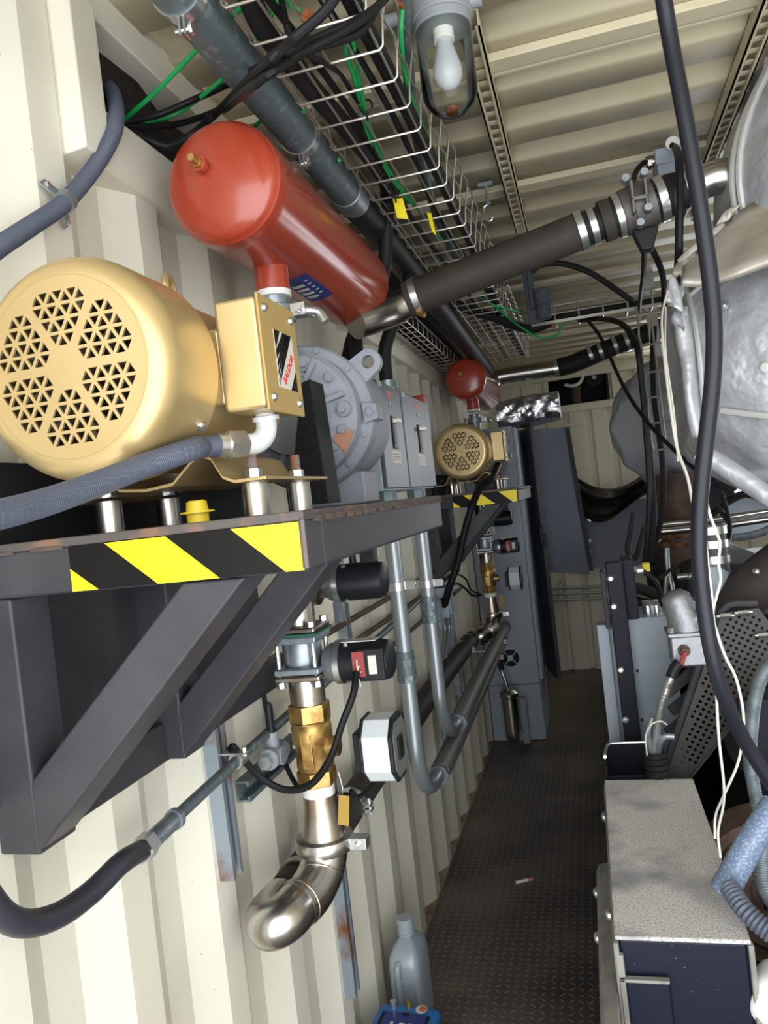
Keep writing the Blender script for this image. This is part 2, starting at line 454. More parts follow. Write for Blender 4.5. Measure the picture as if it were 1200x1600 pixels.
# back wall with the open port near the top and daylight opening on the right
def back_sheet(x0, x1, z0, z1):
    pts = []; x = -.1
    while x < x1 + .3:
        for dx, y in ((0, Y1), (.10, Y1), (.118, Y1 + .03), (.15, Y1 + .03), (.168, Y1)): pts.append((x + dx, y))
        x += .186
    pts = [p for p in pts if x0 - 1e-4 <= p[0] <= x1 + 1e-4]
    if pts[0][0] > x0 + 1e-3: pts.insert(0, (x0, Y1))
    if pts[-1][0] < x1 - 1e-3: pts.append((x1, Y1))
    n = len(pts)
    return MB().add([(x, y, z) for z in (z0, z1) for x, y in pts], [(i, i + 1, n + i + 1, n + i) for i in range(n - 1)])
b = back_sheet(-.1, 1.30, -.025, 2.22)
for a in (back_sheet(1.30, XR + .05, -.025, 1.25), back_sheet(-.1, .50, 2.22, ZC), back_sheet(.95, XR + .05, 2.50, ZC), back_sheet(.95, 1.30, 2.22, 2.5)):
    b.add(a.v, a.f)
struct(b.build('wall_back', CREAM, base=(1, Y1, 0), sharp=20))
struct(MB().box((-.05, Y1 - .03, 2.19), (1.30, Y1, 2.25)).build('trim_8', CREAM, bevel=.003))
struct(MB().box((-.05, Y1 - .05, 2.47), (XR, Y1, ZC)).build('trim_9', CREAM, bevel=.003))
# frame of the daylight opening
b = MB().box((1.26, Y1 - .03, 1.22), (1.31, Y1 + .03, 2.5)).box((2.2, Y1 - .03, 1.22), (2.25, Y1 + .03, 2.5)).box((1.3, Y1 - .02, 1.72), (2.2, Y1 + .02, 1.78))
struct(b.build('window_1', DARK, bevel=.004))
# black recess behind the port
b = MB().box((.50, Y1 + .30, 2.2), (.95, Y1 + .32, ZC)).box((.48, Y1, 2.2), (.50, Y1 + .32, ZC)).box((.95, Y1, 2.2), (.97, Y1 + .32, ZC)).box((.48, Y1, ZC - .01), (.97, Y1 + .32, ZC + .01)).box((.48, Y1, 2.2), (.97, Y1 + .32, 2.215))
struct(b.build('trim_10', DARK))

# ------------------------------------------------------------------ daylight, camera
w = bpy.data.worlds.new('daylight'); scn.world = w; w.use_nodes = True
bg = w.node_tree.nodes['Background']; bg.inputs['Color'].default_value = (.93, .97, 1.0, 1); bg.inputs['Strength'].default_value = 3.2
def portal(name, loc, rot, sx, sy):
    L = bpy.data.lights.new(name, 'AREA'); L.shape = 'RECTANGLE'; L.size = sx; L.size_y = sy; L.cycles.is_portal = True
    o = bpy.data.objects.new(name, L); COL.objects.link(o); o.location = loc; o.rotation_euler = rot
portal('door_portal', ((XR - .05) / 2, Y0, ZC / 2), (R(90), 0, 0), 2.4, 2.6)
portal('side_portal', (XR + .02, (WA + WB) / 2, (WZ0 + WZ1) / 2), (R(90), 0, R(90)), WB - WA, WZ1 - WZ0)
portal('back_portal', (1.75, Y1, 1.88), (R(-90), 0, 0), .95, 1.3)

cd = bpy.data.cameras.new('camera'); cam = bpy.data.objects.new('camera', cd); COL.objects.link(cam)
cd.sensor_fit = 'HORIZONTAL'; cd.sensor_width = 36; cd.lens = 36; cd.clip_start = .02
right = V((_ex.x, _e1.x, -_ev.x)); down = V((_ex.y, _e1.y, -_ev.y)); fwd = V((_ex.z, _e1.z, -_ev.z))
Mx = Matrix((right, -down, -fwd)).transposed().to_4x4(); Mx.translation = CAM
cam.matrix_world = Mx
scn.camera = cam
vs_ = scn.view_settings
scn.display_settings.display_device = 'sRGB'
vs_.view_transform = 'Standard'; vs_.look = 'None'; vs_.gamma = 1; vs_.use_curve_mapping = False; vs_.exposure = .68
scn.cycles.use_denoising = True
scn.cycles.max_bounces = 12; scn.cycles.diffuse_bounces = 6
scn.cycles.sample_clamp_indirect = 6
# ================================================================== wall shelf with hazard tape (built once, copied once)
SX0, SX1, SY0, SY1, SZ = -.05, .400, .785, 1.60, 1.612
def make_shelf():
    t = thing('equipment_shelf', 'near black steel wall shelf with striped hazard tape, carrying the large gold motor', 'shelf', (0.15, 1.2, 1.2), 'black steel wall shelves')
    zb = 1.545
    MB().box((SX0, SY0 - .003, SZ - .011), (SX1 + .002, SY1, SZ)).build('shelf_plate', STEELTOP, t, .002)
    b = MB().box((SX0, SY0, zb), (SX1, SY0 + .06, SZ - .009)); b.build('cross_beam', STEEL, t, .005)
    MB().box((SX1 - .05, SY0 + .06, zb), (SX1, SY1, SZ - .009)).build('side_beam', STEEL, t, .005)
    MB().box((SX0, SY1 - .05, zb), (SX1 - .05, SY1, SZ - .009)).build('cross_beam', STEEL, t, .005)
    # weld beads along the plate edge
    y = SY0 + .03
    while y < SY1 - .02:
        L = random.uniform(.02, .045)
        MB().tube([(SX1 - .001, y, SZ - .010), (SX1 + .004, y + L / 2, SZ - .011), (SX1 - .001, y + L, SZ - .010)], .0045, 6, 3).build('weld_bead', WELD, t); y += L + random.uniform(.004, .03)
    for xx in (-.02, .05): MB().tube([(xx, SY0 - .001, SZ - .011), (xx + .02, SY0 - .003, SZ - .011), (xx + .045, SY0 - .001, SZ - .011)], .003, 6, 3).build('weld_bead', WELD, t)
    b = MB(); b.tube([(SX1 - .002, SY0 - .001, zb + .004), (SX1 - .001, SY0 - .002, SZ - .01)], .004, 6, 0)
    b.build('weld_bead', WELD, t)
    for y, xo in ((SY0, .010), (1.12, .020)):
        MB().box((SX0, y, 1.228), (xo, y + .07, zb)).build('post', STEEL, t, .004)
        # sloping brace from post foot to beam
        w0, w1 = (.035, 1.255), (.27, zb)
        b = MB().prism([(xo - .004, y, 1.230), (xo - .004, y, 1.318), (.245, y, zb), (.325, y, zb)], (0, .07, 0)); b.build('brace', STEEL, t, .004)
    MB().box((SX0 + .006, SY0 + .07, 1.226), (-.012, 1.66, 1.29)).build('wall_rail', STEEL, t, .004)
    MB().box((SX0 + .002, SY0 - .12, 1.29), (SX0 + .010, SY1, zb)).build('back_plate', STEEL, t)
    MB().box((SX0 + .002, SY0 - .12, SZ), (SX0 + .012, SY1, 1.72)).build('upstand', DARK, t)
    for y in (.80, 1.3): MB().bolt((SX0 + .012, y, 1.685), (1, 0, 0), .009, .012).build('anchor_bolt', GALV, t)
    # hazard tape: black band with slanted yellow stripes, wrapped on the cross beam
    y = SY0 - .0022; zt, zl = SZ - .012, zb + .002; x0 = .102; x1 = SX1 - .004
    tape = MB().box((x0, y, zl), (x1, y + .002, zt)).build('hazard_tape', TAPEBLACK, t)
    def stripe(a, c, e, f):       # top x range a..c, bottom x range e..f
        poly = [(a, zt), (c, zt), (f, zl), (e, zl)]
        MB().prism([(p, y - .0006, q) for p, q in poly], (0, .0008, 0)).build('yellow_stripe', YELLOW, tape, flat=True)
    stripe(.152, .232, .216, .294); stripe(.314, x1, .374, x1)
    b = MB().prism([(x0, y - .0006, zl), (x0, y - .0006, zl + .027), (x0 + .035, y - .0006, zl)], (0, .0008, 0))
    b.build('yellow_stripe', YELLOW, tape, flat=True)
    return t
shelf1 = make_shelf()
shelf2 = dup(shelf1, (0, 2.72, .0), 'far black steel wall shelf with hazard tape, carrying the small distant gold motor')

# ================================================================== motor
MX, MZ, MY = .140, 1.806, .768
def grille_holes():
    a = .0192; hgt = a * math.sqrt(3) / 2; inset = .0019; shift = .0072; holes = []
    for k in range(6):
        an = PI / 2 + k * PI / 3; cu, su = math.cos(an), math.sin(an)
        for r in range(1, 6):
            tris = []
            for i in range(r):
                x0 = (i - r / 2) * a; tris.append((('u', i), [(x0, r * hgt), (x0 + a, r * hgt), (x0 + a / 2, (r - 1) * hgt)]))
            for i in range(r - 1):
                x0 = (i - (r - 1) / 2) * a; tris.append((('d', i), [(x0, (r - 1) * hgt), (x0 + a / 2, r * hgt), (x0 + a, (r - 1) * hgt)]))
            if r == 1: continue
            for (kind, i), tr in tris:
                if r == 5 and kind == 'u' and i in (0, r - 1): continue
                cx = sum(p[0] for p in tr) / 3; cy = sum(p[1] for p in tr) / 3
                q = []
                for x, yv in tr:
                    d = math.hypot(x - cx, yv - cy); f = (d - 2 * inset) / d
                    xx, yy = cx + (x - cx) * f, cy + (yv - cy) * f + shift
                    q.append((xx * su + yy * cu, -xx * cu + yy * su))
                holes.append(q)
    return holes
def make_motor():
    t = thing('electric_motor', 'large gold electric motor with triangular vent grille, on the near shelf', 'motor', (MX, 1.0, 1.612), 'gold electric motors')
    R0 = .132
    b = MB().holed([(.106 * math.cos(2 * PI * i / 64), .106 * math.sin(2 * PI * i / 64)) for i in range(64)], grille_holes(), .003, (MX, MY, MZ), (1, 0, 0), (0, 0, 1))
    prof = [(.1055, -.0015)] + [(.106 + .026 * math.sin(q * PI / 16), .030 * (1 - math.cos(q * PI / 16)) - .0015) for q in range(9)] + [(R0, .118), (.129, .118), (.129, .03), (.1055, .0015)]
    b.lathe(prof, (MX, MY, MZ), (0, 1, 0), 64)
    fc = b.build('fan_cover', GOLD, t)
    for an in (-35, 90, 215): MB().bolt((MX + (R0 - .001) * math.cos(R(an)), MY + .10, MZ + (R0 - .001) * math.sin(R(an))), (math.cos(R(an)), 0, math.sin(R(an))), .005, .006).build('screw', ZINC, fc)
    # fan and end bell inside
    b = MB().lathe([(0, .07), (.112, .07), (.112, .08), (0, .08)], (MX, MY, MZ), (0, 1, 0), 40)
    for k in range(9):
        an = 2 * PI * k / 9; c, s_ = math.cos(an), math.sin(an)
        b.beam((MX + .03 * c, MY + .045, MZ + .03 * s_), (MX + .10 * c, MY + .045, MZ + .10 * s_), .004, .05, (0, 1, 0))
    b.cyl((MX, MY + .02, MZ), (MX, MY + .07, MZ), .026)
    b.build('cooling_fan', FANDARK, t)
    b = MB().lathe([(0, .10), (.120, .10), (.120, .36), (.10, .385), (.05, .40), (.05, .42), (.02, .42), (.02, .47), (0, .47)], (MX, MY, MZ), (0, 1, 0), 56)
    b.build('motor_body', GOLD, t)
    b = MB()                                   # bent base plate
    pr = [(.172, -.145), (.128, -.145), (.112, -.138), (.098, -.112), (.084, -.106), (.070, -.112), (.040, -.138), (.0, -.142), (-.040, -.138), (-.070, -.112), (-.084, -.106), (-.098, -.112), (-.112, -.138), (-.125, -.145), (-.165, -.145)]
    th = [(x, z - .005) for x, z in reversed(pr)]
    poly = [(MX + x, MY + .135, MZ + z) for x, z in pr + th]
    vs = poly + [V(p) + V((0, .24, 0)) for p in poly]; n = len(pr); m = 2 * n
    fs = [(i, (i + 1) % m, m + (i + 1) % m, m + i) for i in range(m)]
    for i in range(n - 1):
        fs += [(i + 1, i, m - 1 - i, m - 2 - i), (m + i, m + i + 1, 2 * m - 2 - i, 2 * m - 1 - i)]
    b.add(vs, fs).build('mounting_base', GOLD, t, .0012)
    b = MB().torus((MX, MY + .26, MZ + .150), (1, .25, 0), .021, .006); b.cyl((MX, MY + .26, MZ + .112), (MX, MY + .26, MZ + .132), .009)
    b.build('lifting_eye', GOLD, t)
    # connection box on the side, its lid facing the aisle
    jx0, jx1, jy0, jy1, jz0, jz1 = MX + .115, .330, .900, 1.022, 1.746, 1.888
    jb = MB().box((MX + .09, jy0 + .01, jz0 + .012), (jx0 + .012, jy1, jz1 - .03)).box((jx0 + .012, jy0, jz0), (jx1 - .004, jy1, jz1)).build('connection_box', GOLD, t, .006)
    lid = MB().box((jx1 - .004, jy0 - .002, jz0 - .004), (jx1, jy1 + .002, jz1 + .003)).build('lid', GOLDP, jb, .002)
    for y in (jy0 + .016, jy1 - .016):
        for z in (jz0 + .014, jz1 - .014): MB().cyl((jx1, y, z), (jx1 + .004, y, z), .0062, .004, 12).build('screw', ZINC, jb)
    # sticker: white with black slanted bars and red lettering
    sx = jx1 + .0003; yc, zc = (jy0 + jy1) / 2 + .01, (jz0 + jz1) / 2 - .004
    st = MB().box((sx - .0006, yc - .032, zc - .038), (sx + .0004, yc + .032, zc + .038)).build('maker_sticker', PAPER, jb)
    b = MB()
    for k, (o, wd) in enumerate(((-.030, .009), (-.016, .006), (-.006, .0045), (.003, .003), (.010, .002))):
        p = [(yc - .032, zc + .038 - .028 - (o + .03) * 1.15), (yc - .032, zc + .038 - .028 - (o + .03) * 1.15 - wd * 1.2), (yc - .032 + .036 + (o + .03) * .55 + wd, zc + .038), (yc - .032 + .030 + (o + .03) * .55, zc + .038)]
        b.prism([(sx + .0004, q[0], max(zc - .037, q[1])) for q in p], (.0004, 0, 0))
    b.prism([(sx + .0004, yc - .032, zc + .012), (sx + .0004, yc - .032, zc + .038), (sx + .0004, yc - .012, zc + .038)], (.0004, 0, 0))
    b.prism([(sx + .0004, yc + .032, zc - .038), (sx + .0004, yc + .032, zc - .010), (sx + .0004, yc + .008, zc - .038)], (.0004, 0, 0))
    b.build('sticker_bar', TAPEBLACK, jb, flat=True)
    writing('BALDOR', .0145, REDT, jb, (sx + .0006, yc + .006, zc - .010), (0, .7, .72), (0, -.72, .7), 'sticker_lettering')
    # four steel spacers with bolts
    for i, (x, y) in enumerate(((.045, .955), (.272, .955), (.045, 1.115), (.272, 1.115))):
        sp = MB().cyl((x, y, 1.612), (x, y, 1.656), .0185, n=28).build('spacer', STAIN, t)
        b = MB().cyl((x, y, 1.661), (x, y, 1.663), .015).cyl((x, y, 1.663), (x, y, 1.675), .0115, n=6)
        b.build('nut', ZINC, sp)
        b = MB(); b.tube([(x, y, 1.671 + .0011 * k) for k in range(27)], .0078, 12, 0, rib=(.0024, -.0012)); b.build('bolt_stud', RUSTP, sp)
    return t
motor1 = make_motor()

# elbow fitting and hose of the near motor
def make_flex_lead():
    t = thing('motor_conduit', 'thick blue-grey flexible conduit running from the near gold motor toward the lower left', 'conduit', (.29, .96, 1.612))
    b = MB().tube([(.295, .965, 1.745), (.295, .96, 1.722), (.288, .945, 1.708), (.276, .925, 1.706), (.27, .915, 1.706)], .014, 14)
    b.ring((.295, .965, 1.738), (.295, .964, 1.744), .018, .010)
    b.build('elbow_fitting', WHITEP, t)
    b = MB().cyl((.276, .925, 1.706), (.262, .902, 1.706), .0195, n=6).cyl((.2625, .903, 1.706), (.255, .891, 1.706), .016)
    b.build('conduit_nut', ZINC, t)
    pts = [(.256, .892, 1.706), (.244, .872, 1.705), tuple(Q(300, 702, y=.835)), tuple(Q(225, 728, y=.775)), tuple(Q(150, 757, y=.71)), tuple(Q(70, 785, y=.64)), tuple(Q(-20, 808, y=.565)), tuple(Q(-140, 826, y=.49))]
    b = MB().tube(pts, .0137, 16, 8, rib=(.0026, .0004)); b.build('conduit_hose', FLEX, t)
    return t
make_flex_lead()

motor2 = dup(motor1, (.015, 2.80, .0), 'small distant gold electric motor with round vent grille, beneath the far red tank')

# yellow cap on the shelf
t = thing('plug_cap', 'yellow plastic plug cap standing on the near black shelf under the gold motor', 'cap', (.16, .93, 1.612))
c = Q(309, 803, y=.90); c.z = 1.612
MB().lathe([(0, 0), (.014, 0), (.0145, .012), (.022, .012), (.022, .0145), (.0145, .0145), (.013, .027), (0, .027)], c, (0, 0, 1), 28).build('cap_body', CAPY, t)
MB().box(c + V((-.010, -.003, .026)), c + V((.010, .003, .0285))).build('grip', CAPY, t)

# ================================================================== red silencer tanks
TX, TZ = .150, 2.194
def make_tank():
    t = thing('silencer_tank', 'large red silencer tank above the near gold motor', 'tank', (TX, 1.6, 2.02), 'red silencer tanks')
    r = .107; y0, y1 = 1.225, 1.965
    end = [((r - .004) * math.sin(q * PI / 20), -.004 - .030 * math.cos(q * PI / 20)) for q in range(11)]
    prof = [(rr, d) for rr, d in end] + [(r - .001, -.001)] + [(r + .0008, .012), (r + .0008, .03), (r, .034)] + [(r, y1 - y0 - .034)] + [(r - .001, y1 - y0 + .001)] + [(rr, (y1 - y0) - d) for rr, d in reversed(end)]
    MB().lathe(prof, (TX, y0 + .02, TZ), (0, 1, 0), 64).build('tank_shell', RED, t, sharp=30)
    MB().cyl((TX, 1.42, TZ - .06), (TX, 1.42, 2.045), .034, n=32).build('outlet_neck', RED, t)
    b = MB().cyl((TX - .02, y0 - .019, TZ + .02), (TX - .02, y0 - .03, TZ + .02), .0135, n=20); b.build('port_boss', RED, t)
    b = MB().cyl((TX - .02, y0 - .03, TZ + .02), (TX - .02, y0 - .036, TZ + .02), .009, n=6).cyl((TX - .02, y0 - .036, TZ + .02), (TX - .02, y0 - .056, TZ + .02), .0062, n=14)
    b.build('brass_plug', BRASS, t)
    MB().cyl((TX, 1.42, 2.045), (TX, 1.42, 2.033), .0352, n=32).build('thread_tape', PORC, t)
    # blue maker sticker wrapped on the lower side
    s0 = MB(); rr = r + .0006; a0, a1 = R(-96), R(-66)
    def strip(b, ya, yb, aa, ab, rad, n=8):
        vs = [(TX + rad * math.cos(aa + (ab - aa) * i / n), y, TZ + rad * math.sin(aa + (ab - aa) * i / n)) for y in (ya, yb) for i in range(n + 1)]
        b.add(vs, [(i, i + 1, n + 2 + i, n + 1 + i) for i in range(n)])
    strip(s0, 1.50, 1.68, a0, a1, rr); s0.build('maker_sticker', BLUEL, t)
    s1 = MB()
    for k in range(4): strip(s1, 1.545 + .03 * k, 1.562 + .03 * k, R(-93), R(-79), rr + .0005, 4)
    for k in range(5): strip(s1, 1.53 + .024 * k, 1.537 + .024 * k, R(-75), R(-71), rr + .0005, 2)
    s1.build('sticker_bar', PAPER, t)
    return t
tank1 = make_tank()
tank2 = dup(tank1, (.0, 2.80, .015), 'small distant red silencer tank below the wire tray, at the far end')

# pipe and coupling between tank and blower
def make_coupling():
    t = thing('clamp_coupling', 'steel pipe stub with bolted clamp under the near red tank', 'pipe coupling', (TX, 1.42, 1.94), 'couplings below the red tanks')
    MB().cyl((TX, 1.42, 2.035), (TX, 1.42, 1.93), .030, n=28).build('pipe_stub', GALV, t)
    MB().lathe([(.030, 0), (.040, 0), (.040, .03), (.030, .03)], (TX, 1.42, 1.985), (0, 0, 1), 32).build('coupling_ring', GALV, t, .003)
    b = MB().box((TX + .036, 1.405, 1.988), (TX + .066, 1.435, 2.012)); b.cyl((TX + .058, 1.39, 2.0), (TX + .058, 1.47, 2.0), .006, n=8)
    b.bolt((TX + .052, 1.404, 2.0), (0, -1, 0), .008, .01); b.tube([(TX + .06, 1.42, 2.0), (TX + .085, 1.43, 1.994), (TX + .098, 1.43, 1.972)], .009, 10, 4)
    b.build('clamp_bolt', ZINC, t)
    return t
cp1 = make_coupling()
dup(cp1, (.0, 2.80, .0), 'small steel coupling under the distant red tank')

# ================================================================== blower
def make_blower():
    t = thing('rotary_blower', 'round grey cast blower with bolted end cover, behind the near gold motor', 'blower', (.19, 1.45, 1.612), 'grey rotary blowers')
    c = V((.166, 1.42, 1.797))
    MB().lathe([(0, -.01), (.05, -.012), (.055, -.024), (.075, -.026), (.08, -.012), (.118, -.006), (.126, .004), (.126, .045), (0, .045)], c, (0, 1, 0), 56).build('end_cover', BLOWER, t)
    MB().lathe([(0, .04), (.142, .04), (.146, .046), (.146, .085), (.140, .09), (0, .09)], c, (0, 1, 0), 56).build('flange', BLOWER, t)
    MB().lathe([(0, .088), (.128, .088), (.134, .10), (.134, .23), (.12, .25), (0, .25)], c, (0, 1, 0), 48).build('rotor_housing', BLOWER, t)
    for an in (15, 60, 118, 160, 205, 250, 318):
        u = V((math.cos(R(an)), 0, math.sin(R(an))))
        MB().beam(c + u * .066 + V((0, -.014, 0)), c + u * .112 + V((0, -.009, 0)), .010, .024, (0, 1, 0)).build('stiffening_rib', BLOWER, t, .002)
    for k, an in enumerate((0, 38, 70, 103, 150, 190, 230, 270, 310, 338)):
        u = V((math.cos(R(an)), 0, math.sin(R(an))))
        b = MB()
        if k % 2 == 0: b.cyl(c + u * .103 + V((0, .0, 0)), c + u * .103 + V((0, -.016, 0)), .018, .015, 20)
        b.bolt(c + u * .103 + V((0, -.008 if k % 2 else -.016, 0)), (0, -1, 0), .0085, .009); b.build('cover_bolt', BLOWER, t)
        MB().bolt(c + u * .136 + V((0, .041, 0)), (0, -1, 0), .0052, .007).build('flange_bolt', BLOWER, t)
    u = V((math.cos(R(-22)), 0, math.sin(R(-22))))
    b = MB().prism([c + V((.075, -.0105, -.055)), c + V((.10, -.0075, -.03)), c + V((.118, -.0065, -.045)), c + V((.098, -.0075, -.085))], (0, -.0025, 0)); b.build('rust_patch', RUSTP, t)
    # lifting ear on the flange
    ang = R(33); u = V((math.cos(ang), 0, math.sin(ang))); w_ = V((-math.sin(ang), 0, math.cos(ang)))
    o2 = [(x * .026, y) for x, y in ((-1.1, -.06), (1.1, -.06))]; outer = [(.030, -.05), (.026, .0)] + [(.026 * math.cos(R(q)), .026 * math.sin(R(q))) for q in range(0, 181, 15)] + [(-.026, .0), (-.030, -.05)]
    hole = [(.0135 * math.cos(R(q)), .0135 * math.sin(R(q))) for q in range(0, 360, 20)]
    MB().holed(outer, [hole], .018, c + u * .172 + V((0, .065, 0)), -w_, u).build('lifting_ear', BLOWER, t, .003)
    b = MB().prism([c + V((.128, .03, .012)), c + V((.156, .03, .008)), c + V((.158, .03, -.022)), c + V((.13, .03, -.028))], (0, .05, 0)); b.bolt(c + V((.144, .03, -.008)), (0, -1, 0), .008, .008)
    b.build('dowel_lug', BLOWER, t, .003)
    MB().box((.10, 1.50, 1.613), (.27, 1.60, 1.68)).build('blower_foot', BLOWER, t, .006)
    return t
blow1 = make_blower()
dup(blow1, (.0, 2.80, .0), 'small grey blower hidden behind the distant gold motor')

# mesh-faced belt guard between motor and blower
def make_guard():
    t = thing('belt_guard', 'narrow black mesh guard standing between near gold motor and grey blower', 'machine guard', (.32, 1.25, 1.612), 'black mesh belt guards')
    a = [Q(470, 598, y=1.26), Q(484, 592, y=1.26), Q(514, 786, y=1.26), Q(452, 792, y=1.26)]
    zmin = 1.6125
    a = [V((p.x, p.y, max(p.z, zmin))) for p in a]
    MB().prism(a, (0, .07, 0)).build('guard_plate', DARK, t, .002)
    b = MB()
    for k in range(34):
        f = (k + .5) / 34
        p = a[0].lerp(a[3], f); q = a[1].lerp(a[2], f)
        b.beam(p + V((0, -.0012, 0)), q + V((0, -.0012, 0)), .0012, .0022, (0, 1, 0))
    b.build('guard_mesh', BLACKP, t)
    return t
g1 = make_guard()

# ================================================================== twin breaker enclosures on the wall
def make_box(y0, y1, z1, lab):
    t = thing('breaker_enclosure', lab, 'electrical box', (.07, (y0 + y1) / 2, 1.64), 'grey breaker boxes on the wall')
    MB().box((-.046, y0, 1.64), (.192, y1, z1)).build('box_body', ENCL, t, .003)
    MB().box((.192, y0 + .004, 1.645), (.203, y1 - .004, z1 - .004)).build('cover', ENCLM, t, .003)
    ym = y0 + (y1 - y0) * .52
    h = MB().box((.203, ym - .022, 1.755), (.207, ym + .022, 1.845)).build('switch_plate', BLACKP, t, .001)
    MB().box((.207, ym - .018, 1.825), (.225, ym + .018, 1.836)).build('switch_handle', PORC, t, .002)
    MB().box((.207, ym - .012, 1.765), (.2085, ym + .016, 1.822)).build('switch_window', GREYP, t)
    MB().box((.203, ym - .026, 1.895), (.2036, ym + .012, 1.915)).build('warning_sticker', ORANGE, t)
    st = MB().box((.203, ym - .045, 1.715), (.2036, ym + .050, 1.748)).build('rating_sticker', PAPER, t)
    b = MB()
    for k in range(3):
        for j in range(3): b.box((.2036, ym - .036 + .028 * j, 1.722 + .008 * k), (.2039, ym - .036 + .028 * j + .020, 1.725 + .008 * k))
    b.build('print_line', GREYP, t)
    for k in (-1, 1): MB().cyl((.203, ym + .012 * k, 1.878), (.2045, ym + .012 * k, 1.878), .006).build('cover_screw', GALV, t)
    MB().box((.1925, y0 + .02, z1 - .02), (.204, y0 + .055, z1 - .004)).build('latch', GALV, t, .001)
    return t
make_box(1.935, 2.205, 1.936, 'nearer grey breaker box with black switch, beside the grey blower')
make_box(2.21, 2.62, 1.936, 'farther grey breaker box with black switch and light glare on its cover')

# hoses leaving the top of the boxes
def top_hose(name, lab, base, pts, r):
    t = thing(name, lab, 'conduit', base, 'hoses above the breaker boxes')
    b = V(base)
    MB().cyl(b, b + V((0, 0, .022)), r * 1.75, n=28).cyl(b + V((0, 0, .022)), b + V((0, 0, .036)), r * 1.95, n=8).cyl(b + V((0, 0, .036)), b + V((0, 0, .062)), r * 1.6, n=28).build('conduit_fitting', GALV, t)
    MB().tube([b + V((0, 0, .055))] + [V(p) for p in pts], r, 14, 7).build('hose', RUBBER, t)
    return t
top_hose('conduit_hose', 'black hose rising straight from the nearer breaker box, behind the red tank', (.112, 2.10, 1.936), [(.11, 2.12, 2.05), (.10, 2.16, 2.16), (.07, 2.18, 2.26)], .020)
top_hose('conduit_hose', 'black hose curving up from the farther breaker box toward the cross pipe', (.115, 2.42, 1.936), [(.12, 2.42, 2.09), (.15, 2.42, 2.16), (.20, 2.42, 2.24), (.23, 2.44, 2.33)], .022)
tag(MB().box((.05, 3.02, 1.86), (.115, 3.10, 2.02)).box((-.055, 3.04, 1.9), (.05, 3.08, 1.98)).build('alarm_housing', RED, bevel=.006), 'small red housing on the wall just beyond the breaker boxes', 'alarm box')
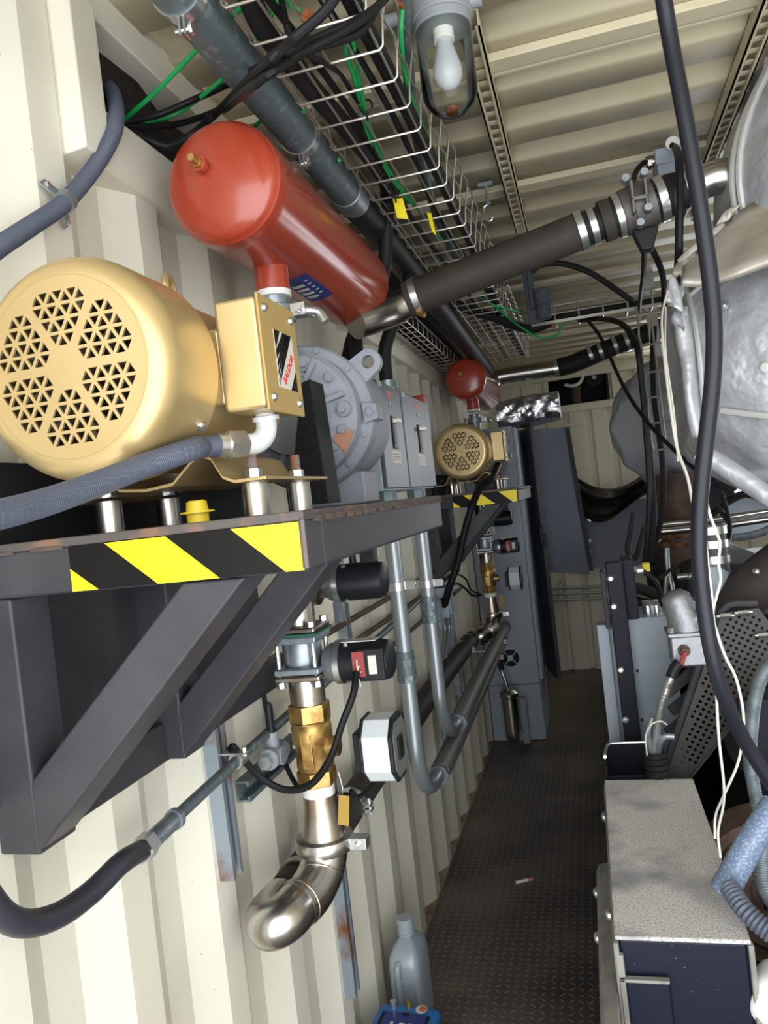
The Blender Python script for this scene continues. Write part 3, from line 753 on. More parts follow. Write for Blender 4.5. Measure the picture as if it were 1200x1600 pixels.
# ================================================================== valve train below a shelf (built once, copied once)
VX, VY = .112, 1.45
def zq(v, u=490): return Q(u, v, y=VY).z
def make_valve():
    t = thing('valve_train', 'near vertical valve train of steel pipe, brass valve and polished elbow, below the near shelf', 'valve assembly', (VX, VY, .84), 'valve trains on the wall')
    o = lambda z, dx=0, dy=0: V((VX + dx, VY + dy, z))
    MB().cyl(o(1.385), o(1.56), .0335, n=36).build('riser_pipe', STAIN, t)
    z1 = 1.372; z0 = 1.29
    def flange(z, h=.012, s=.048): return MB().box(o(z, -s, -s), o(z + h, s, s))
    flange(z1).build('flange', STAINB, t, .004); flange(z1 - .005, .005, .051).build('gasket', GASKET, t)
    flange(z1 - .020, .015).build('flange', GALV, t, .004)
    flange(z0, .014).build('flange', GALV, t, .004); flange(z0 - .013, .012).build('flange', STAINB, t, .004)
    MB().lathe([(0, 0), (.036, 0), (.04, .015), (.04, z1 - z0 - .030), (.036, z1 - z0 - .018), (0, z1 - z0 - .018)], o(z0 + .008), (0, 0, 1), 28).build('valve_body', GALV, t)
    for dx in (-.038, .038):
        for dy in (-.038, .038):
            MB().cyl(o(z0 - .024, dx, dy), o(z1 + .018, dx, dy), .005, n=10).cyl(o(z1 + .012, dx, dy), o(z1 + .022, dx, dy), .009, n=6).cyl(o(z0 - .024, dx, dy), o(z0 - .013, dx, dy), .009, n=6).build('flange_stud', ZINC, t)
    MB().cyl(o(1.225), o(z0 - .010), .036, n=32).build('pipe_nipple', STAINB, t)
    # brass valve
    MB().cyl(o(1.19), o(1.225), .043, n=6).cyl(o(1.186), o(1.19), .041, n=28).lathe([(.034, 0), (.038, .01), (.036, .05), (.041, .062), (.041, .09), (.036, .10)], o(1.088), (0, 0, 1), 32).cyl(o(1.06), o(1.09), .041, n=6).box(o(1.10, -.012, -.040), o(1.17, .012, -.030)).cyl(o(1.135), o(1.135, .055), .02, n=20).build('brass_valve', BRASS, t, .0015)
    MB().cyl(o(1.035), o(1.062), .033, n=32).build('thread_nipple', PORC, t)
    MB().lathe([(.033, 0), (.034, .01), (.036, .03), (.046, .085), (.046, .10), (0, .10)], o(1.038), (0, 0, -1), 40).build('reducer', STAINB, t)
    MB().lathe([(.046, 0), (.058, .002), (.060, .008), (.060, .022), (.058, .028), (.046, .03)], o(.925), (0, 0, 1), 44).build('clamp_ring', STAIN, t)
    MB().box(o(.928, .056, -.014), o(.952, .092, .014)).cyl(o(.94, .074, -.022), o(.94, .074, .022), .006, n=8).build('clamp_latch', ZINC, t, .002)
    # polished elbow turning toward the door, then back into the long hose
    pts = [o(.94), o(.915, -.002, -.002), o(.885, -.008, -.024), o(.866, -.018, -.066), o(.862, -.03, -.10)]
    MB().tube(pts, .0455, 32, 8).build('elbow', STAIN, t)
    MB().tube([o(.863, -.028, -.095), o(.858, -.040, -.138), o(.850, -.066, -.148), o(.843, -.088, -.11), o(.838, -.09, -.04)], .044, 32, 8).build('elbow', STAIN, t)
    for k, (c_, d_) in enumerate(((o(.885, -.008, -.024), (0, .75, .66)), (o(.863, -.027, -.092), (.25, 1, .05)))): MB().torus(c_, d_, .0450, .0022).build('weld_ring', STAINB, t)
    # motor actuators: black cylinders on cast bases
    def actuator(z, dy, dx0, open_=True):
        A = lambda dx: V((VX + dx, VY + dy, z))
        b = MB().lathe([(0, 0), (.030, 0), (.038, .012), (.040, .026), (0, .026)], A(dx0), (1, 0, 0), 32); ab = b.build('actuator_base', CASTAL, t)
        MB().lathe([(.040, 0), (.044, 0), (.044, .012), (.040, .012)], A(dx0 + .026), (1, 0, 0), 32).build('actuator_band', ZINC, ab)
        b = MB().lathe([(0, 0), (.041, 0), (.041, .082), (.037, .098), (.030, .102), (0, .102)], A(dx0 + .036), (1, 0, 0), 32)
        h = b.build('actuator_body', BLACKP, t)
        for s_ in (-1, 1): MB().cyl(A(dx0 + .05) + V((0, -.022, .036 * s_)), A(dx0 + .054) + V((0, -.026, .038 * s_)), .004, n=8).build('screw', ZINC, h)
        return h
    h = actuator(zq(1032, 560), 0.0, .048)
    zc = zq(1032, 560)
    MB().box((VX + .128, VY - .046, zc - .030), (VX + .180, VY - .036, zc + .030)).build('terminal_housing', BLACKP, h, .002)
    MB().box((VX + .118, VY - .0475, zc - .022), (VX + .142, VY - .045, zc + .026)).build('terminal_board', REDP, h)
    for k in range(3): MB().tube([(VX + .128 + .003 * k, VY - .048, zc + .012 - .012 * k), (VX + .128, VY - .052, zc - .015), (VX + .131, VY - .05, zc - .04)], .0014, 6, 4).build('terminal_wire', PAPER, h)
    MB().box((VX + .150, VY - .0475, zc - .018), (VX + .166, VY - .045, zc + .018)).build('rating_sticker', PAPER, h)
    MB().box((VX + .09, VY - .02, zc + .0405), (VX + .16, VY + .012, zc + .0425)).build('rating_sticker', PAPER, h)
    zu = Q(560, 908, y=1.60).z
    MB().lathe([(0, 0), (.045, 0), (.045, .014), (.03, .022), (.03, .05), (0, .05)], (VX - .02, 1.60, zu), (1, 0, 0), 28).build('branch_flange', STAINB, t)
    MB().tube([(VX - .01, 1.60, zu), (VX - .02, 1.55, zu), (VX, 1.49, zu - .005), (VX, 1.46, zu - .01)], .028, 20, 6).build('branch_pipe', STAINB, t)
    h2 = actuator(zu, .15, .012)
    MB().box((VX + .10, 1.585, zu + .038), (VX + .135, 1.615, zu + .072)).build('cable_boss', BLACKP, h2, .004)
    MB().cyl((VX + .08, 1.60, zu + .038), (VX + .08, 1.60, zu + .058), .008, n=12).build('vent_plug', BLACKP, h2)
    MB().box((VX + .028, 1.585, zu - .085), (VX + .046, 1.592, zu - .04)).build('bracket_tab', GALV, t)
    # white electric drive on the brass valve
    wx0, wx1, wy0, wy1, wz0, wz1 = Q(556, 1135, y=1.41).x, Q(603, 1135, y=1.41).x, 1.41, 1.52, 1.065, 1.188
    MB().box((wx0 - .018, wy0 + .02, wz0 + .02), (wx0, wy1 - .02, wz1 - .025)).build('drive_base', BLACKP, t, .003)
    def octo(x0, x1, g):
        c = .028
        p = [(wy0 + g, wz0 + c), (wy0 + c, wz0 + g), (wy1 - c, wz0 + g), (wy1 - g, wz0 + c), (wy1 - g, wz1 - c), (wy1 - c, wz1 - g), (wy0 + c, wz1 - g), (wy0 + g, wz1 - c)]
        return MB().prism([(x0, y, z) for y, z in p], (x1 - x0, 0, 0))
    octo(wx0, wx0 + .006, -.002).build('drive_rim', BLACKP, t, .002)
    d = octo(wx0 + .006, wx1, 0).build('drive_housing', WHITEP, t, .003)
    octo(wx1, wx1 + .008, -.002).build('drive_rim', BLACKP, d, .002); octo(wx1 + .008, wx1 + .010, .008).build('drive_face', GREYP, d)
    MB().box((wx1 + .010, 1.44, 1.105), (wx1 + .014, 1.475, 1.150)).build('position_window', BLACKP, d, .002)
    # hanging tag
    a = V((VX + .056, VY - .025, 1.09)); b = MB().tube([a, a + V((.006, -.004, -.03)), a + V((.003, -.002, -.045))], .001, 6, 4).build('bead_chain', ZINC, t)
    MB().box(a + V((-.008, -.004, -.105)), a + V((.014, -.0025, -.045)), Matrix.Rotation(R(8), 3, 'Y')).build('hanging_tag', TAGD, t)
    return t
val1 = make_valve()
val2 = dup(val1, (.025, 2.70, 0), 'far vertical valve train with brass valve, in front of the tall grey cabinet')
# cables of the near valve train
cable('actuator_cable', 'black cable looping from the near lower actuator past the brass valve to the thin conduit', 'cable',
      [Q(557, 1050, y=1.395), Q(552, 1085, y=1.37), Q(535, 1130, y=1.36), Q(516, 1185, y=1.36), Q(485, 1226, y=1.37), Q(445, 1234, y=1.37), Q(405, 1213, y=1.36), Q(378, 1183, y=1.34), Q(364, 1167, y=1.33), Q(360, 1175, y=1.34)], .0072, CABLE)
cable('actuator_cable', 'black cable hanging from under the near shelf down to the brass valve outlet', 'cable',
      [Q(412, 1085, y=1.50), Q(420, 1125, y=1.49), Q(440, 1180, y=1.48), Q(462, 1225, y=1.44), Q(478, 1230, y=1.41)], .0055, CABLE)
cable('actuator_cable', 'short black cable hanging under the near white drive housing', 'cable',
      [Q(590, 1193, y=1.5), Q(582, 1225, y=1.52), Q(560, 1245, y=1.53), Q(548, 1235, y=1.52)], .0055, CABLE)

# ------------------------------------------------------------------ long hose along the wall
t = thing('wall_hose', 'fat dark hose running along the wall between the two polished elbows', 'hose', (.03, 2.7, .79))
hp = [V((.022, 1.44, .835)), V((.022, 2.2, .838)), V((.024, 3.2, .842)), V((.035, 4.02, .842))]
MB().tube(hp, .042, 24, 6).build('hose', RUBBERB, t)
for y in (1.85, 3.74):
    b = MB().ring((.024, y, .84), (.024, y + .03, .84), .0445, .041)
    b.build('pipe_clamp', ZINC, t)
    MB().box((.062, y, .842), (.084, y + .028, .850)).box((.062, y, .828), (.084, y + .028, .836)).cyl((.078, y + .014, .82), (.078, y + .014, .86), .005, n=6).build('clamp_bolt', ZINC, t)
for y in (1.48, 3.92):
    MB().ring((.028, y, .84), (.028, y + .02, .84), .046, .041).build('hose_band', STAIN, t)

# ------------------------------------------------------------------ two conduits dropping from the breaker boxes and running to the cabinet
def drop(name, lab, x, y, zb, run, yend, cz):
    t = thing(name, lab, 'conduit', (x, y, .6), 'grey conduits below the breaker boxes')
    r = .0225
    MB().cyl((x, y, 1.60), (x, y, 1.645), .031, n=8).cyl((x, y, 1.585), (x, y, 1.60), .028).build('conduit_nut', GALVD, t)
    MB().tube([(x, y, 1.60), (x, y, cz + .2), (x, y, cz)], r, 22, 4).build('conduit', PCOND, t)
    MB().cyl((x, y, cz - .002), (x, y, cz + .022), .030, n=8).cyl((x, y, cz + .022), (x, y, cz + .04), .0265).cyl((x, y, cz - .024), (x, y, cz - .002), .0275, n=24).cyl((x, y, cz - .046), (x, y, cz - .024), .030, n=8).build('coupling_nut', GALVD, t)
    z = run[2]
    MB().tube([(x, y, cz - .03), (x, y, z + .22), (x, y + .005, z + .13), (x + .002, y + .05, z + .045), (x + .003, y + .13, z + .008), (x + .004, y + .24, z)], r, 22, 7).build('bend', PCOND, t)
    MB().cyl((x + .004, y + .23, z), (x + .004, y + .262, z), .033, n=8).build('coupling_nut', GALVD, t)
    MB().tube([(x + .004, y + .25, z), (run[0], (y + yend) / 2, run[1]), (run[3], yend, run[4])], .033, 22, 8).build('long_pipe', PVC, t)
    # strap
    zs = Q(630, 915, y=y).z
    MB().ring((x, y, zs - .012), (x, y, zs + .012), r + .003, r - .001).box((x + r - .006, y - .002, zs - .012), (x + r + .030, y + .003, zs + .012)).cyl((x + r + .022, y - .004, zs), (x + r + .022, y + .006, zs), .011, n=18).box((-.048, y + .014, zs - .012), (x, y + .018, zs + .012)).build('pipe_strap', ZINC, t)
    return t
drop('drop_conduit', 'nearer grey conduit dropping from the breaker box and sweeping into a long grey pipe', .150, 2.12, 0, (.125, .70, .735, .082, .655), 4.88, 1.14)
drop('drop_conduit', 'farther grey conduit dropping from the breaker box and sweeping into a long grey pipe', .165, 2.45, 0, (.150, .79, .80, .112, .74), 4.88, 1.25)
# pipe hangers near the cabinet
for i, (x, z, lab) in enumerate(((.115, .758, 'bright pipe hanger on the upper of the two long grey pipes'), (.088, .672, 'bright pipe hanger on the lower of the two long grey pipes'))):
    y = 4.30
    b = MB().ring((x, y, z), (x, y + .03, z), .038, .033).box((x + .034, y, z - .01), (x + .062, y + .03, z - .003)).box((x + .034, y, z + .003), (x + .062, y + .03, z + .01)).cyl((x + .052, y + .015, z - .02), (x + .052, y + .015, z + .02), .005, n=6)
    b.box((-.048, y + .005, z + .034), (x, y + .025, z + .040))
    tag(b.build('pipe_hanger', ZINC), lab, 'pipe clamp', 'pipe hangers on the long grey pipes')

# ------------------------------------------------------------------ strut channels on the wall
def channel(name, p0, p1, face, lab, m=GALV):
    """slotted C channel 41 mm, open face toward +x"""
    p0, p1 = V(p0), V(p1); a = (p1 - p0).normalized(); n = V(face); w = a.cross(n).normalized()
    prof = [(-.0205, 0), (-.0205, .03), (-.010, .03), (-.010, .024), (-.0165, .024), (-.0165, .004), (.0165, .004), (.0165, .024), (.010, .024), (.010, .03), (.0205, .03), (.0205, 0)]
    vs = [p + w * x + n * d for p in (p0, p1) for x, d in prof]; k = len(prof)
    b = MB().add(vs, [(i, (i + 1) % k, k + (i + 1) % k, k + i) for i in range(k)] + [(0, 1, 2, 3, 4, 5), (6, 7, 8, 9, 10, 11), (0, 5, 6, 11)] + [tuple(k + q for q in f) for f in ((5, 4, 3, 2, 1, 0), (11, 10, 9, 8, 7, 6), (11, 6, 5, 0))])
    return tag(b.build(name, m, flat=True), lab, 'strut channel', 'strut channels on the wall')
GALVR = mat('rusty_galvanised', (150, 162, 172), .45, .6, mix=((134, 84, 52), 7, .52, .62))
channel('strut_channel', (-.05, 1.325, .930), (-.05, 1.318, 1.222), (1, 0, 0), 'upright strut channel with a rusty edge, below the near black shelf', GALVR)
channel('strut_channel', (-.05, 1.885, .335), (-.05, 1.885, .90), (1, 0, 0), 'upright strut channel with a rusty edge, low on the wall behind the polished elbow', GALVR)
channel('strut_channel', (-.03, 1.37, 1.075), (-.03, 1.66, 1.078), (1, 0, 0), 'short horizontal strut channel behind the near brass valve', GALVD)
channel('strut_channel', (-.05, 2.16, 1.14), (-.05, 2.16, 1.46), (1, 0, 0), 'upright strut channel behind the two black actuators', GALV)
channel('strut_channel', (-.05, 3.83, .60), (-.05, 3.83, 1.0), (1, 0, 0), 'upright strut channel behind the far end of the fat hose', GALV)

# junction fitting on the horizontal strut
t = thing('conduit_fitting', 'small grey cast conduit fitting on the horizontal strut behind the brass valve', 'conduit fitting', (.01, 1.5, 1.08))
c = Q(428, 1180, x=.015)
MB().cyl(c + V((0, -.03, 0)), c + V((0, .04, 0)), .022, n=24).cyl(c, c + V((0, 0, .05)), .014, n=20).cyl(c + V((0, 0, .0)), c + V((.024, 0, 0)), .02, n=20).build('fitting_body', FIXT, t, .002)
MB().cyl(c + V((0, -.05, 0)), c + V((0, -.03, 0)), .015, n=6).build('plug', ZINC, t)
MB().lathe([(.006, .11), (.009, .10), (.009, .06), (.012, .055), (.012, .045), (0, .045)], c, (0, 0, 1), 16).build('cable_gland', BLACKP, t)

# thin conduit along the wall, its connector and black flexible tail
t = thing('wall_conduit', 'thin galvanised conduit along the lower wall ending in a black flexible tail', 'conduit', (0, 1.3, 1.1))
pth = [V((.012, 1.06, 1.146)), V((.010, 1.35, 1.158)), V((.0, 1.8, 1.165)), V((-.005, 2.6, 1.18)), V((-.01, 3.3, 1.205))]
MB().tube(pth, .0105, 14, 5).build('conduit', GALVD, t)
a, b_ = V((.012, 1.045, 1.145)), V((.013, .98, 1.141))
MB().cyl(a + V((0, .035, .001)), b_.lerp(a, .4), .0145, n=20).cyl(a + V((0, .04, .001)), a + V((0, .03, .001)), .017, n=20).build('connector', GALV, t)
MB().cyl(b_.lerp(a, .4), b_.lerp(a, .05), .0195, n=6).cyl(b_.lerp(a, .05), b_.lerp(a, -.08), .0165).build('connector_nut', ZINC, t)
MB().tube([b_ + V((0, .005, 0)), Q(190, 1348, y=.90), Q(145, 1392, y=.84), Q(95, 1428, y=.775), Q(45, 1443, y=.72), Q(5, 1430, y=.68), Q(-30, 1385, y=.65), Q(-60, 1330, y=.62)], .0150, 18, 8, rib=(.003, .0003)).build('flexible_tail', FLEXD, t)
c = V((.010, 1.318, 1.157))
tag(MB().ring(c + V((0, -.012, 0)), c + V((0, .012, 0)), .0145, .0105).box(c + V((-.03, -.011, -.016)), c + V((.0, .011, -.012))).box(c + V((-.03, -.011, .012)), c + V((.02, .011, .0155))).cyl(c + V((.015, 0, .008)), c + V((.015, 0, .024)), .005, n=6).build('pipe_clamp', ZINC), 'small clamp holding the thin conduit on the rusty strut channel', 'pipe clamp')
# thin tubes along the wall
for i, (za, zb_, ya, yb, lab) in enumerate(((1.27, 1.26, 1.95, 4.2, 'uppermost thin brown-grey tube along the wall behind the drop conduits'), (1.20, 1.19, 2.1, 4.2, 'middle thin brown-grey tube along the wall behind the drop conduits'), (1.10, 1.09, 2.2, 4.2, 'lowest thin brown-grey tube along the wall behind the drop conduits'))):
    tag(MB().tube([(-.028, ya, za), (-.026, (ya + yb) / 2, (za + zb_) / 2), (-.028, yb, zb_)], .009, 10, 4).build('wall_tube', BROWNPIPE), lab, 'tube', 'thin tubes along the wall')

# small grey boxes with their flexible leads (wall, below the far shelf)
t = thing('outlet_box', 'small grey outlet box with two lids on the wall before the far valve train', 'electrical box', (0, 3.35, 1.0))
y = 3.30
MB().box((-.045, y, 1.02), (.01, y + .10, 1.16)).build('box_body', ENCLD, t, .004); MB().box((.01, y + .012, 1.03), (.018, y + .09, 1.15)).build('lid', ENCLD, t, .002)
MB().box((-.045, y + .16, 1.05), (.035, y + .27, 1.19)).build('box_body', ENCLD, t, .004); MB().box((.035, y + .17, 1.06), (.043, y + .26, 1.18)).build('lid', ENCLD, t, .002)
for k in range(2): MB().tube([(.0 + .02 * k, y + .2, 1.05), (-.005 + .02 * k, y + .2, .98), (-.012 + .012 * k, y + .1, .86), (-.03 + .012 * k, y + .05, .70), (-.03, y + .05, .5)], .010, 12, 6).build('lead', PCOND, t)
# motor lead of the far motor
t = thing('motor_conduit', 'black flexible lead hanging in an arc from the small distant gold motor', 'conduit', (.2, 3.5, 1.2))
MB().tube([V((.30, 3.77, 1.735)), Q(770, 745, y=3.60), Q(752, 760, y=3.52), Q(738, 790, y=3.46), Q(726, 830, y=3.44), Q(715, 880, y=3.43), Q(703, 915, y=3.42), Q(694, 945, y=3.45), V((.0, 3.50, 1.185))], .016, 14, 8).build('hose', CABLE, t)
MB().cyl((.295, 3.765, 1.745), (.295, 3.765, 1.72), .020, n=8).build('conduit_nut', GALV, t)
cable('control_lead', 'thin black wires looping from the outlet box to the far valve train', 'cable', [Q(698, 925, y=3.5), Q(712, 912, y=3.7), Q(725, 918, y=3.9), Q(738, 930, y=4.0), Q(752, 930, y=4.08)], .006, CABLE)
cable('control_lead', 'second thin black wire sagging behind the arc of the far motor lead', 'cable', [Q(712, 895, y=3.5), Q(728, 905, y=3.8), Q(736, 922, y=3.95), Q(750, 928, y=4.08)], .005, CABLE)

# grey flexible conduit in the upper near corner
t = thing('wall_conduit', 'ribbed grey flexible conduit curving up the near wall to the dark slot', 'conduit', (-.02, 1.0, 2.1))
P_ = [Q(-60, 430, x=-.025), Q(0, 385, x=-.022), Q(50, 352, x=-.022), Q(100, 317, x=-.022), Q(145, 265, x=-.02), Q(175, 215, x=-.005), Q(182, 180, x=-.012), Q(178, 150, x=-.05), Q(172, 138, x=-.09)]
MB().tube(P_, .0125, 16, 8, rib=(.004, .0012)).build('hose', FLEX, t)
c = Q(102, 315, x=-.022); d_ = (P_[4] - P_[2]).normalized(); w = V((-1, 0, 0)).cross(d_)
b = MB().ring(c - d_ * .008, c + d_ * .008, .0165, .0125)
b.beam(c + w * .014 + V((-.006, 0, 0)), c + w * .036 + V((-.02, 0, 0)), .016, .003, (1, 0, 0)); b.beam(c - w * .014 + V((-.006, 0, 0)), c - w * .036 + V((-.02, 0, 0)), .016, .003, (1, 0, 0))
b.build('conduit_strap', GALV, t)
for s_ in (1, -1): MB().cyl(c + w * .030 * s_ + V((-.016, 0, 0)), c + w * .030 * s_ + V((-.010, 0, 0)), .004, n=10).build('screw', ZINC, t)

# ================================================================== cabinet with open door, far end
t = thing('control_cabinet', 'tall grey steel cabinet at the far end with its door standing open', 'cabinet', (.12, 5.2, 0), None)
cx0, cx1, cy0, cy1, cz1 = -.045, .285, 4.90, 5.45, 2.0
MB().box((cx0, cy0, .36), (cx1, cy1, cz1)).build('cabinet_body', ENCLD, t, .006)
MB().box((cx0, cy0 + .004, 0), (cx1, cy1, .357)).build('cabinet_plinth', ENCLD, t, .006)
MB().box((cx1, cy0 + .02, .38), (cx1 + .022, cy1 - .02, cz1 - .01)).build('cabinet_frame', ENCLD, t, .004)
dr = MB().prism([(cx1 + .01, 5.44, .32), (cx1 + .03, 5.46, .32), (cx1 + .125, 5.14, .32), (cx1 + .10, 5.13, .32)], (0, 0, cz1 - .32)).build('door', DOORM, t, .004)
MB().box((cx1 + .085, 5.11, 1.22), (cx1 + .115, 5.15, 1.34)).box((cx1 + .105, 5.09, 1.20), (cx1 + .13, 5.13, 1.29)).build('door_handle', BLACKP, dr, .006)
c = V((.119, 4.90, .535))
b = MB().ring(c + V((0, 0, 0)), c + V((0, -.012, 0)), .062, .056); b.cyl(c + V((0, -.004, 0)), c + V((0, -.016, 0)), .018)
for k in range(4):
    u = V((math.cos(R(45 + 90 * k)), 0, math.sin(R(45 + 90 * k)))); b.beam(c + u * .015 + V((0, -.008, 0)), c + u * .058 + V((0, -.008, 0)), .006, .004, (0, 1, 0))
fg = b.build('vent_grille', GALV, t)
MB().cyl(c + V((0, .0, 0)), c + V((0, -.004, 0)), .057, n=32).build('vent_opening', NAVYP, fg)

# stainless filter on the plinth
t = thing('strainer', 'shiny stainless canister filter on a bracket before the foot of the tall cabinet', 'filter', (.11, 4.74, .05))
c = V((.105, 4.72, 0))
MB().lathe([(0, .055), (.03, .06), (.046, .085), (.048, .12), (.048, .33), (0, .33)], c, (0, 0, 1), 32).build('bowl', STAIN, t)
MB().lathe([(0, .33), (.05, .33), (.056, .338), (.056, .358), (.05, .366), (.03, .38), (0, .38)], c, (0, 0, 1), 32).build('clamp_band', STAIN, t)
MB().tube([c + V((0, 0, .37)), c + V((-.01, 0, .42)), c + V((-.03, .01, .50)), c + V((-.04, .02, .58))], .010, 12, 5).build('inlet_pipe', STAIN, t)
MB().cyl(c + V((-.028, .01, .50)), c + V((-.036, .015, .57)), .017).build('inlet_sleeve', BLACKP, t)
MB().box(c + V((-.075, -.01, .345)), c + V((-.045, .01, .352))).cyl(c + V((-.075, 0, .335)), c + V((-.075, 0, .362)), .005).build('wing_nut', ZINC, t)
MB().box(c + V((.05, .06, .02)), c + V((.09, .10, .30))).box(c + V((.04, .04, .25)), c + V((.06, .16, .27))).box(c + V((.04, .04, .08)), c + V((.06, .16, .10))).build('support_bracket', ENCL, t, .004)

# foil duct above the cabinet and pipes over it
t = thing('foil_duct', 'crinkled silver foil duct lying on top of the tall grey cabinet', 'duct', (.4, 5.1, 2.0))
b = MB(); n, m = 26, 30
for i in range(n):
    f = i / (n - 1); x = .19 + .40 * f; rz = .10 * (1 - .25 * abs(f - .5)); ry = .16
    for j in range(m):
        a = 2 * PI * j / m; k = 1 + .025 * math.sin(i * .9 + j * 1.3) + .02 * math.sin(j * 2.3 + i * .6)
        sq = (abs(math.cos(a)) ** 4 + abs(math.sin(a)) ** 4) ** -.25
        b.v.append(V((x, 5.18 + ry * math.cos(a) * k * sq, 2.09 + .02 * f + rz * math.sin(a) * k * sq)))
for i in range(n - 1):
    for j in range(m): b.f.append((i * m + j, i * m + (j + 1) % m, (i + 1) * m + (j + 1) % m, (i + 1) * m + j))
b.f.append(tuple(range(m))); b.f.append(tuple((n - 1) * m + j for j in range(m)))
b.build('foil_sleeve', FOIL, t, sharp=25)
t = thing('cross_pipe', 'polished horizontal pipe above the foil duct, reaching from the far red tank', 'pipe', (.35, 4.95, 2.3))
MB().tube([V((.17, 4.86, 2.20)), V((.20, 4.95, 2.30)), V((.26, 4.97, 2.325)), V((.60, 4.97, 2.325))], .050, 24, 6).build('pipe', STAIN, t)
MB().ring((.585, 4.97, 2.325), (.62, 4.97, 2.325), .056, .049).build('end_clamp', ZINC, t)
MB().tube([V((.61, 4.97, 2.325)), V((.72, 4.97, 2.34)), V((.95, 4.97, 2.40)), V((1.25, 4.97, 2.47))], .058, 20, 6).build('dark_hose', RUBBER, t)
for x in (.80, .86, .95, 1.02): MB().ring((x, 4.97, 2.325 + (x - .6) * .22), (x + .022, 4.97, 2.33 + (x - .6) * .22), .062, .056).build('hose_band', ZINC, t)
# valve in the open port
t = thing('port_valve', 'rust-brown pipe stub with a white collar inside the dark port of the back wall', 'pipe', (.70, 6.7, 2.25))
MB().tube([V((.70, 6.76, 2.26)), V((.70, 6.74, 2.34)), V((.705, 6.70, 2.42))], .04, 20, 5).build('pipe_stub', BROWNPIPE, t)
MB().tube([V((.62, 6.68, 2.42)), V((.68, 6.66, 2.40)), V((.74, 6.66, 2.42)), V((.775, 6.68, 2.48)), V((.775, 6.68, 2.53))], .014, 12, 6).build('collar', PORC, t)
t = thing('flanged_valve', 'dark round valve flange beside the rust-brown stub in the dark port', 'valve', (.86, 6.7, 2.35))
MB().cyl((.86, 6.80, 2.45), (.86, 6.72, 2.45), .075, n=28).build('flange', DARK, t, .006)
MB().cyl((.86, 6.72, 2.45), (.86, 6.69, 2.45), .018, n=12).build('hub', GALV, t)
# padded curtains and rubber sheet near the back
def pad(name, lab, c4, th, m, group=None, bulge=.02):
    """quilted panel: four corners (lower-left, lower-right, upper-right, upper-left)"""
    a, b2, c, d = [V(p) for p in c4]; nn = (b2 - a).cross(d - a).normalized(); k = 10; vs = []
    for side in (0, 1):
        for i in range(k + 1):
            for j in range(k + 1):
                u, v = i / k, j / k; p = a.lerp(b2, u).lerp(d.lerp(c, u), v)
                q = bulge * (math.sin(PI * u) * math.sin(PI * v)) ** .5 + .006 * math.sin(7 * u + 5 * v + 3 * u * v)
                vs.append(p + nn * ((th / 2 + q * .5) if side else (-th / 2 - q * .5)))
    N_ = (k + 1) ** 2; fs = []
    for i in range(k):
        for j in range(k):
            q = (i * (k + 1) + j, (i + 1) * (k + 1) + j, (i + 1) * (k + 1) + j + 1, i * (k + 1) + j + 1)
            fs.append(q[::-1]); fs.append(tuple(N_ + x for x in q))
    ed = [i * (k + 1) for i in range(k + 1)] + [k * (k + 1) + j for j in range(1, k + 1)] + [i * (k + 1) + k for i in range(k - 1, -1, -1)] + [j for j in range(k - 1, 0, -1)]
    for e, f in zip(ed, ed[1:] + ed[:1]): fs.append((e, f, N_ + f, N_ + e))
    return MB().add(vs, fs)
yb = 5.62
t = thing('acoustic_curtain', 'tall padded blue-grey panel hanging beyond the open cabinet door', 'padded panel', (.5, yb, .93))
pad('', '', (Q(858, 893, y=yb), Q(922, 898, y=yb), Q(884, 668, y=yb), Q(828, 672, y=yb)), .05, FOAM).build('padding', FOAM, t, sharp=60)
MB().beam(Q(924, 892, y=yb - .03), Q(886, 668, y=yb - .03), .03, .012, (0, 1, 0)).build('edge_strip', BLACKP, t)
yb = 6.35
t = thing('acoustic_curtain', 'low wide padded blue-grey panel against the back wall under the black rubber drape', 'padded panel', (.8, yb, 1.0))
pad('', '', (Q(914, 885, y=yb), Q(1075, 905, y=yb), Q(1075, 775, y=yb), Q(905, 785, y=yb)), .05, FOAM).build('padding', FOAM, t, sharp=60)
MB().beam(Q(918, 885, y=yb - .04), Q(906, 775, y=yb - .04), .04, .02, (0, 1, 0)).build('edge_strip', BLACKP, t)
for v in (862, 845, 812): MB().bolt(Q(921, v, y=yb - .055), (0, -1, 0), .010, .008).build('fixing_screw', ZINC, t)
yb = 6.25
b = MB(); k = 40
for i in range(k + 1):
    f = i / k; u = 893 + (1090 - 893) * f; top = 740 + 28 * math.sin(PI * min(1, f * 1.6)) - 8 * f; h = 42 + 12 * math.sin(f * 9)
    for j in range(9):
        g = j / 8; p = Q(u, top + h * g, y=yb); p.y += .05 * math.sin(g * 14 + f * 5) + .03 * math.sin(f * 21); b.v.append(p)
for i in range(k):
    for j in range(8): b.f.append((i * 9 + j, i * 9 + j + 1, (i + 1) * 9 + j + 1, (i + 1) * 9 + j))
o = b.build('rubber_drape', SHEETB, sharp=80); sm = o.modifiers.new('solid', 'SOLIDIFY'); sm.thickness = .01
tag(o, 'black rubber sheet draped in folds across the back wall', 'rubber sheet')
# thin rods across the back wall
t = thing('back_rail', 'three thin steel rods with a bracket across the lower back wall', 'rail', (.6, 6.66, .8))
for v in (920, 929, 938): MB().tube([Q(842, v, y=6.66), Q(890, v - 1.5, y=6.66), Q(945, v - 3, y=6.66)], .012, 10, 3).build('rod', ZINC, t)
MB().beam(Q(875, 908, y=6.69), Q(879, 946, y=6.69), .03, .03, (0, 1, 0)).build('bracket', GALV, t, .003)
# small white handle on the back wall
tag(MB().box(Q(884, 666, y=6.68), Q(912, 660, y=6.721)).build('white_latch', PORC, bevel=.003), 'small white latch strip on the back wall beside the padded panel', 'latch')

